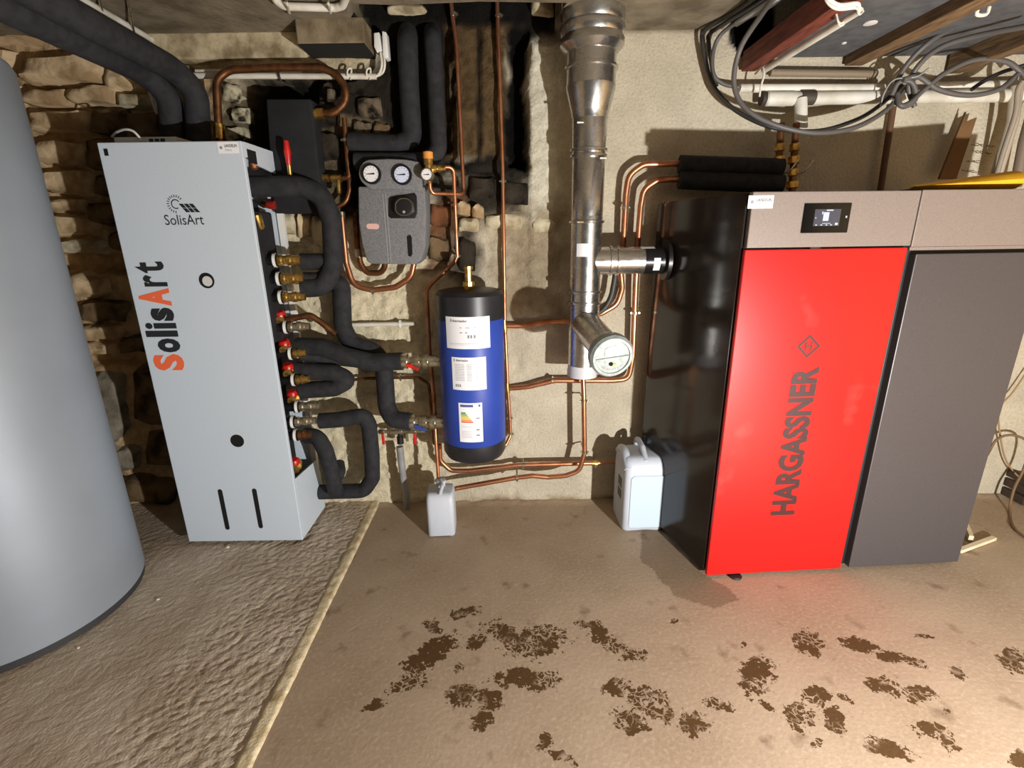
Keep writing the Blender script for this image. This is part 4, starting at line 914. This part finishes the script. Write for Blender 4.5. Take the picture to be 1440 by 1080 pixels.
ins([(574, 46, 2.46), (573, 56, 2.37), (575, 120, 2.37), (580, 196, 2.37), (560, 204, 2.37), (492, 200, 2.37)], .042, 'left of two black insulated risers above the pump station', .05)
ins([(608, 42, 2.46), (608, 54, 2.37), (612, 120, 2.37), (617, 210, 2.35), (602, 227, 2.33), (500, 227, 2.335)], .036, 'right of two black insulated risers above the pump station', .05)
ins([(955, 231, 2.34), (1100, 236, 2.30)], .037, 'upper black insulated sleeve running behind the boiler header')
ins([(955, 253, 2.33), (1100, 259, 2.29)], .038, 'lower black insulated sleeve running behind the boiler header')
a, b_ = P(375, 139, 2.30), P(437, 139, 2.30)
fb = slab('foam_board', [(374, 139), (437, 139), (449, 250), (455, 300), (386, 300), (378, 200)], 2.30, .09, foam_flat, None, .006)
tag(fb, 'flat black foam board mounted on the sooty wall behind the cabinet', 'insulation board')
lv = thing('shut_off_lever', P(407, 242, 2.26), 'red lever handle standing up in front of the black foam board', 'valve lever')
MB().sweep([P(402, 198, 2.25), P(404, 214, 2.25), P(406, 232, 2.255)], .01, 10, rs=[.010, .014, .009]).build('lever_grip', red_plastic, lv, smooth=40)
MB().sweep([P(406, 228, 2.255), P(408, 246, 2.26)], .009, 10).build('lever_stem', brass, lv, smooth=40)
# ================================================================== CANISTERS
jug_m = mat('milky_white_polythene', (196, 201, 210), .45, col2=(184, 190, 200), scale=5, trans=.15)
def canister(name, o, w, dpt, hgt, rot, label, front_w=1.0, neck=(0.0, .0), label_bits=False):
    M = Matrix.Translation(o) @ Matrix.Rotation(rot, 4, 'Z')
    t_ = thing(name, o, label, 'canister')
    bm = bmesh.new(); n = 28; lv = [(.0, .86), (.012, .95), (.03, 1.0), (.74, 1.0), (.84, .97), (.93, .86), (.97, .74), (.985, .60)]; rings = []
    def outline(k, sc):
        a = 2 * math.pi * k / n; e = .28
        x = math.copysign(abs(math.cos(a)) ** e, math.cos(a)) * w / 2; y = math.copysign(abs(math.sin(a)) ** e, math.sin(a)) * dpt / 2
        return x, y
    for (z, sc) in lv:
        ring_ = []
        for k in range(n):
            x, y = outline(k, sc); y *= (sc if z > .5 else 1 - (1 - sc) * .5); x *= (1 - (1 - sc) * .35)
            zz = z * hgt
            if z < .02 and abs(x) < w * .28: zz += .008           # hollow foot
            ring_.append(bm.verts.new((x, y, zz)))
        rings.append(ring_)
    for i in range(len(rings) - 1):
        for k in range(n): bm.faces.new([rings[i][k], rings[i][(k + 1) % n], rings[i + 1][(k + 1) % n], rings[i + 1][k]])
    bm.faces.new(list(reversed(rings[0]))); bm.faces.new(rings[-1])
    bm.verts.index_update(); v = [M @ w_.co for w_ in bm.verts]; f = [tuple(q.index for q in g.verts) for g in bm.faces]; bm.free()
    mesh_obj('canister_body', v, f, jug_m, t_, smooth=60)
    return M, t_
# small one in front of the tank
o = PZ(621, 757); w = .132
M, t_ = canister('small_canister', o + Vector((-.005, .085, 0)), w, .15, .225, .05, 'small white plastic canister under the blue tank catching the discharge pipe')
MB().lathe([(.022, .205), (.022, .24), (.026, .242), (.026, .252), (.018, .254)], M @ Vector((0.0, .03, 0)), (0, 0, 1), 18).build('neck', jug_m, t_, smooth=40)
MB().sweep(fillet([M @ Vector((.0, .03, .25)), M @ Vector((.012, -.02, .245)), M @ Vector((.0, -.055, .215))], .02), .009, 10).build('handle', jug_m, t_, smooth=40)
# large one beside the boiler
o = PZ(900, 748)
M, t_ = canister('large_canister', o + Vector((.010, .115, 0)), .205, .225, .385, .03, 'large white plastic jerrycan standing between the wall and the boiler')
MB().sweep(fillet([M @ Vector((.0, .085, .365)), M @ Vector((.0, .075, .415)), M @ Vector((.0, -.02, .405)), M @ Vector((.0, -.085, .36))], .03), .014, 12).build('handle', jug_m, t_, smooth=40)
MB().lathe([(.02, .35), (.02, .40), (.026, .402), (.026, .425), (.022, .428)], M @ Vector((.055, .07, 0)), (0, 0, 1), 18).build('screw_cap', black_plastic, t_, smooth=40)
for s in (-1, 1):
    MB().sweep(smooth_path([M @ Vector((s * .082, .09, .345)), M @ Vector((s * .083, .04, .378)), M @ Vector((s * .083, -.03, .375)), M @ Vector((s * .082, -.092, .325))]), .02, 12).build('shoulder_ridge', jug_m, t_, smooth=40)
FMx = M @ frame((.012, -.1136, .165), (1, 0, 0), (0, 0, 1))
MB().prism([FMx @ Vector(q) for q in ((-.075, -.14, 0), (.072, -.14, 0), (.08, -.13, 0), (.08, .118, 0), (.066, .134, 0), (-.07, .134, 0), (-.083, .12, 0), (-.083, -.13, 0))], (0, -.0008, 0)).build('front_face_sheet', mat('pale_blue_face', (190, 206, 222), .5), t_)  # no label: added pale sheet standing in for the brighter front face
for (z, hh) in ((.235, .05), (.175, .045)):
    MB().box((-.1037, -.06, z - hh / 2), (-.1028, .0, z + hh / 2), M=M).build('hazard_mark', black_plastic, t_)

# ================================================================== WHITE PIPES AND VALVES BEHIND THE BOILER
o = tag(tube('white_pipe', [P(1040, 124, 2.37), P(1242, 124, 2.37)], .017, white_pvc), 'thinner white plastic pipe, upper of the pair left of the cable knot', 'pipe')
o = tag(tube('white_pipe', [P(1318, 121, 2.38), P(1436, 118, 2.38)], .016, white_pvc), 'short thin white plastic pipe right of the cable knot', 'pipe')
wp = thing('waste_pipe', P(1250, 140, 2.36), 'thick white plastic waste pipe with a branch dropping behind the boiler', 'pipe')
tube('main_run', [P(1074, 139, 2.36), P(1442, 134, 2.36)], .0255, white_pvc, wp, n=18)
tube('end_rim', [P(1070, 139, 2.36), P(1076, 139, 2.36)], .0275, mat('dark_pipe_end', (60, 52, 44), .7), wp, n=18)
tube('coupling', [P(1078, 139, 2.36), P(1116, 138.6, 2.36)], .028, white_pvc, wp, n=18)
tube('branch', [P(1126, 139, 2.345), P(1127, 184, 2.33)], .0245, white_pvc, wp, n=18)
tube('tee_socket', [P(1124, 137.5, 2.36), P(1144, 137.3, 2.36)], .029, mat('dark_tee', (70, 62, 52), .6), wp, n=18)
tag(tube('conduit', [P(1083, 102, 2.39), P(1232, 104, 2.39)], .015, mat('dirty_brown_conduit', (132, 116, 96), .6)), 'dirty brown conduit clipped high on the wall behind the cables', 'conduit')
tag(tube('iron_pipe', [P(1256, 150, 2.39), P(1238, 268, 2.39)], .013, mat('rusty_iron_pipe', (92, 62, 40), .7)), 'thin rusty iron pipe on the wall behind the boiler', 'pipe')
for k, (a, lab) in enumerate((((1098, 184), 'left brass valve column behind the boiler header'), ((1119, 184), 'right brass valve column behind the boiler header'))):
    A = P(a[0], a[1], 2.32); B = P(a[0] - 6, 276, 2.30); d = (B - A).normalized(); L_ = (B - A).length
    t_ = thing('valve_column', B, lab, 'valve', 'valve columns behind the boiler')
    MB().sweep([A - d * .03, B], .014, 12).build('copper_core', copper_old, t_, smooth=40)
    for (h0, r) in ((.05, .021), (.10, .024), (.15, .021), (.20, .025), (.25, .022)):
        MB().lathe([(r * .8, 0), (r, .003), (r, .028), (r * .8, .031)], A + d * h0, d, 8).build('valve_nut', brass, t_, smooth=30)
    tube('lever', [A + d * .17, A + d * .17 + Vector((.03, -.03, .0)), A + d * .12 + Vector((.06, -.04, .0))], .004, nickel, t_, n=8)

# ================================================================== RIGHT CORNER
strip_m = mat('dark_brown_strip', (116, 84, 50), .9, col2=(96, 68, 40), scale=8)
pl = [P(1321, 252, 2.36), P(1345, 252, 2.36), P(1374, 165, 2.36), P(1357, 172, 2.36), P(1359, 157, 2.36)]  # flat dark brown wedge outline just in front of the wall
tag(MB().prism(pl, (0, .012, 0)).build('dark_strip', strip_m), 'flat dark brown strip against the wall above the hopper', 'cardboard')
mb = MB(); rs_ = random.Random(5)
for (x0_, y0_, w_, n_) in ((1366, 203, 34, 9), (1372, 214, 24, 6), (1358, 226, 26, 7), (1352, 240, 24, 6)):
    pts = [P(x0_ + w_ * i / (n_ * 2), y0_ + i * w_ / (n_ * 2) * .12 + rs_.uniform(-1.1, 1.1), 2.398) for i in range(n_ * 2)]
    mb.sweep(pts, .0016, 5)
mb.build('pencil_scribble', mat('pencil_brown', (92, 70, 46), .9), wall_back)
tag(tube('waste_pipe', [P(1430, 120, 2.34), P(1424, 170, 2.34), P(1396, 262, 2.34)], .022, mat('dusty_grey_pipe', (176, 164, 146), .6), n=16), 'dusty grey plastic pipe slanting down behind the yellow envelope', 'pipe')
tag(tube('waste_pipe', [P(1462, 120, 2.30), P(1440, 200, 2.30), P(1428, 264, 2.30)], .020, mat('brown_grey_pipe', (120, 104, 88), .6), n=16), 'brown-grey slanting pipe at the right edge above the hopper', 'pipe')
wd = mat('pale_wood_lath', (226, 210, 178), .8, col2=(206, 186, 150), scale=12)
a, b_ = PZ(1349, 774, .012), PZ(1398, 756, .012)
def stick(a, b_, w, h, lab):
    d = (b_ - a); L_ = d.length; M = Matrix.Translation(a) @ Matrix.Rotation(math.atan2(d.y, d.x), 4, 'Z')
    tag(MB().box((0, -w / 2, -.010), (L_, w / 2, h - .010), .002, M=M).build('wood_lath', wd), lab, 'wood strip')
stick(a, b_, .022, .016, 'pale wooden lath lying loose on the floor right of the hopper')
a, b_ = PZ(1356, 737, .012), PZ(1365, 759, .012); stick(a, b_, .018, .03, 'short pale wooden offcut beside the hopper foot')
cab_m = mat('brown_cable', (112, 86, 56), .6)
tag(tube('floor_cable', [PX(1368, 668, 2.25), P(1388, 640, 2.34), P(1402, 618, 2.36), P(1424, 612, 2.34), P(1446, 624, 2.3), P(1440, 658, 2.3), P(1426, 688, 2.28), PZ(1420, 718, .008), PZ(1426, 742, .008), PZ(1448, 760, .008)], .006, cab_m, curve=True), 'thick brown cable looping over the floor at the right edge', 'cable')
tag(tube('floor_cable', [P(1446, 520, 2.38), P(1424, 552, 2.38), P(1408, 570, 2.38), P(1404, 590, 2.38), P(1412, 640, 2.38), P(1428, 666, 2.36), P(1450, 682, 2.34)], .004, mat('tan_cable', (150, 122, 86), .6), curve=True), 'thin tan cable hanging down the right part of the wall', 'cable')
q = PZ(1437, 712)
cr = thing('dark_crate', q + Vector((.12, .06, 0)), 'dark brown crate cut off by the right edge of the picture', 'crate')
cm = mat('dark_crate_board', (60, 44, 32), .8, col2=(46, 34, 26), scale=8)
for k in range(3): MB().box((q.x, q.y + .0, .005 + k * .055), (q.x + .25, q.y + .015, .05 + k * .055), .003).build('slat', cm, cr); MB().box((q.x, q.y + .015, .005 + k * .055), (q.x + .015, q.y + .12, .05 + k * .055), .003).build('slat', cm, cr)
MB().box((q.x + .015, q.y + .015, .0), (q.x + .25, q.y + .12, .02)).build('base_board', cm, cr)

# ================================================================== CABLES UNDER THE CEILING
cg = mat('grey_cable', (92, 88, 85), .5); cdk = mat('dark_grey_cable', (46, 44, 42), .5); cl = mat('light_grey_cable', (150, 152, 154), .45)
def cable(pts, r, m_, lab): return tag(tube('electric_cable', pp(pts), r, m_, curve=True, n=10), lab, 'cable', 'cables under the ceiling')
cable([(1078, -14, 1.95), (1040, 12, 2.2), (992, 42, 2.36), (988, 60, 2.37), (996, 102, 2.37), (1012, 134, 2.34), (1042, 160, 2.30), (1090, 180, 2.24), (1150, 184, 2.24), (1205, 168, 2.28), (1240, 146, 2.32), (1268, 120, 2.34)], .0085, cdk, 'dark cable hanging in the widest loop left of the white pipes')
cable([(1092, -14, 1.95), (1050, 14, 2.2), (1000, 46, 2.37), (997, 62, 2.375), (1002, 100, 2.38), (1008, 122, 2.38)], .008, cdk, 'short dark cable bending over the edge of the slab')
cable([(1110, -14, 1.9), (1080, 10, 2.1), (1032, 34, 2.30), (1010, 54, 2.36), (1002, 80, 2.37), (1004, 106, 2.37), (1018, 118, 2.37), (1040, 123, 2.36)], .0085, cg, 'grey cable dipping to the end of the thin white pipe')
cable([(1096, -14, 1.85), (1070, 22, 2.05), (1042, 66, 2.15), (1032, 110, 2.18), (1040, 142, 2.18), (1064, 164, 2.16), (1104, 180, 2.14), (1150, 187, 2.14), (1200, 180, 2.18), (1242, 158, 2.24), (1270, 130, 2.27), (1290, 106, 2.28)], .0095, cg, 'thick grey cable sagging in front of the white pipe branch')
tag(tube('conduit', [PZ(1094, -4, 2.14), PZ(1036, 33, 2.15)], .011, cl, n=12), 'short light grey conduit beside the black ceiling void', 'conduit')
cable([(1262, 146, 2.26), (1258, 124, 2.26), (1276, 90, 2.24), (1306, 60, 2.2), (1344, 36, 2.12), (1378, 14, 2.0), (1400, -16, 1.9)], .0095, cg, 'grey cable rising from the knot to a white clip on the boards')
cable([(1286, 150, 2.26), (1278, 122, 2.25), (1292, 92, 2.22), (1324, 66, 2.16), (1376, 50, 2.08), (1450, 36, 1.95)], .0095, cg, 'grey cable rising from the knot to the right edge')
cable([(1262, 132, 2.24), (1266, 148, 2.22), (1280, 144, 2.22), (1300, 126, 2.22), (1330, 102, 2.22), (1372, 84, 2.22), (1412, 86, 2.22), (1432, 98, 2.22), (1450, 118, 2.2)], .0095, cg, 'grey cable arching right from the knot over the white pipe')
cable([(1270, 112, 2.22), (1292, 108, 2.22), (1320, 126, 2.22), (1362, 134, 2.22), (1404, 126, 2.22), (1432, 104, 2.22), (1456, 88, 2.2)], .0095, cg, 'grey cable sagging right from the knot in front of the white pipe')
cable([(1440, 112, 2.18), (1432, 126, 2.2), (1428, 160, 2.24), (1412, 210, 2.28), (1398, 258, 2.3)], .010, mat('dusty_cable', (140, 128, 112), .6), 'dusty cable dropping beside the slanting pipe')
cable([(1366, 126, 2.3), (1384, 114, 2.3), (1408, 102, 2.3), (1440, 92, 2.28)], .008, cdk, 'short dark cable crossing behind the sagging ones')
cable([(1256, 140, 2.25), (1272, 150, 2.23), (1288, 138, 2.23), (1282, 116, 2.23), (1264, 116, 2.24), (1254, 134, 2.25)], .0095, cg, 'tight coil of grey cable forming the knot')
cable([(1238, 150, 2.3), (1244, 130, 2.28), (1258, 112, 2.24), (1288, 108, 2.21), (1306, 96, 2.22)], .003, cl, 'thin pale wire tying the cable knot')
cable([(1062, 104, 2.36), (1072, 94, 2.32), (1074, 106, 2.30), (1070, 122, 2.30), (1068, 136, 2.31)], .004, white_pvc, 'thin white wire hooking from the conduit to the waste pipe end')
# white conduit under the red joist with cables at its end
wc = thing('ceiling_conduit', PZ(1140, 60, j1.z - .012), 'white conduit clipped along the underside of the red-brown joist', 'conduit')
tube('conduit_tube', [PZ(1074, 99, j1.z - .012), PZ(1184, 31, j1.z - .012)], .0125, white_pvc, wc, n=14)
tube('conduit_tube', [PZ(1184, 31, j1.z - .012), PZ(1210, 15, j1.z - .012)], .010, white_pvc, wc, n=14)
tube('clip', [PZ(1176, 20, j1.z), PZ(1180, 32, j1.z - .024), PZ(1190, 30, j1.z - .012)], .003, white_pvc, wc, n=8, curve=True)
tube('clip', [PZ(1204, 8, j1.z), PZ(1208, 20, j1.z - .024), PZ(1214, 16, j1.z - .012)], .003, white_pvc, wc, n=8, curve=True)
for k, off in enumerate((0, 5)):
    tag(tube('white_cable', [PZ(1208, 16 - off, j1.z - .014), PZ(1204, 10 - off, j1.z - .016), PZ(1180, 12 - off, j1.z - .016), PZ(1166, 4 - off, j1.z - .01), PZ(1158, -14, j1.z)], .006, white_pvc, curve=True, n=10), ('lower', 'upper')[k] + ' of two white cables leaving the joist conduit', 'cable')
wh = PZ(1376, 10, j1.z + .045); tag(tube('cable_clip', [wh + Vector((0, 0, .005)), wh + Vector((.0, 0, -.02)), wh + Vector((.03, 0, -.02)), wh + Vector((.035, 0, .0))], .006, white_pvc, curve=True, n=8), 'white hook clip on the dark boards at the top right', 'clip')

# ================================================================== TOP LEFT SMALL PARTS
wt = thing('ceiling_conduit', PZ(150, 28, 2.19), 'white conduit under the ceiling beside the fat black pipes, held by wires', 'conduit')
tube('conduit_tube', [PZ(102, -8, 2.185), PZ(214, 56, 2.185)], .012, white_pvc, wt, n=14)
for (a, b_) in (((139, -4), (147, 28)), ((179, -2), (190, 52))):
    tube('hanger_wire', [PZ(*a, 2.2), PZ(*b_, 2.17)], .004, nickel, wt, n=8)
for k, x in enumerate((0, 5)):
    tag(tube('white_conduit', [P(208 + x, 122, 2.37), P(221 + x, 160, 2.37)], .007, white_pvc, n=10), ('left', 'right')[k] + ' of two thin white conduits behind the fat black pipes', 'conduit')
wc2 = thing('wall_conduit', P(400, 106, 2.37), 'long white conduit running along the wall under the plaster band', 'conduit')
tube('conduit_tube', [P(273, 106.5, 2.37), P(529, 107.5, 2.37)], .0115, white_pvc, wc2, n=14)
for px in (491, 518): tube('clip', [P(px - 3, 107, 2.355), P(px - 2, 98, 2.36), P(px + 3, 97, 2.37), P(px + 2, 112, 2.36)], .004, white_pvc, wc2, n=8, curve=True)
tag(tube('wall_conduit', [P(276, 101, 2.385), P(424, 101, 2.385)], .0095, white_pvc, n=14), 'second white conduit directly above the long one, half hidden by copper', 'conduit')
tag(tube('electric_cable', [P(391, 100, 2.35), P(393, 108, 2.345), P(398, 117, 2.36), P(414, 122, 2.37)], .004, cdk, curve=True), 'thin black wire crossing the two white wall conduits', 'cable')
jb = thing('junction_box', P(535, 78, 2.36), 'small white junction box with two loops of cable on the sooty wall', 'junction box')
slab('box_half', [(525.5, 46), (533, 45), (537, 72), (530, 74), (526, 66)], 2.35, .05, white_paint, jb, .003); slab('box_half', [(537, 43), (543, 45), (546, 80), (541, 82), (538, 74)], 2.35, .05, white_paint, jb, .003)
for k in (0, 4): tube('cable', [P(535 + k, 74, 2.35), P(537 + k, 90, 2.35), P(534 + k, 102, 2.36), P(528, 108, 2.37)], .005, white_pvc, jb, curve=True, n=8)
bl = thing('ceiling_conduit', PZ(436, 10, 2.18), 'short white conduit with upturned ends clipped to the concrete downstand', 'conduit')
tube('conduit_tube', [PZ(380, -16, 2.2), PZ(388, 0, 2.185), PZ(398, 9, 2.185), PZ(472, 11, 2.185), PZ(482, 8, 2.185), PZ(490, -12, 2.2)], .013, white_pvc, bl, .03, 14)
for px in (404, 462): tube('clip', [PZ(px - 2, 0, 2.2), PZ(px, 6, 2.168), PZ(px + 2, 16, 2.18), PZ(px + 3, 18, 2.2)], .005, white_pvc, bl, curve=True, n=8)
# loose crumbs on the screed
peb = mat('pale_crumb', (220, 206, 186), .9)
for k, (px, py, r, lab) in enumerate(((222, 843, .007, 'pale stone crumb on the rough floor beside the silver tank'), (320, 770, .010, 'white plaster crumb under the front edge of the grey cabinet'), (110, 911, .005, 'tiny pale crumb near the rim of the silver tank'))):
    o = PZ(px, py, .004); rr_ = random.Random(k); v = []
    bm = bmesh.new(); bmesh.ops.create_icosphere(bm, subdivisions=2, radius=r)
    for w_ in bm.verts: w_.co *= rr_.uniform(.75, 1.15); w_.co.z *= .7
    bm.verts.index_update(); v = [Vector(o) + w_.co for w_ in bm.verts]; f = [tuple(q.index for q in g.verts) for g in bm.faces]; bm.free()
    tag(mesh_obj('crumb', v, f, peb), lab, 'crumb', 'crumbs on the screed')
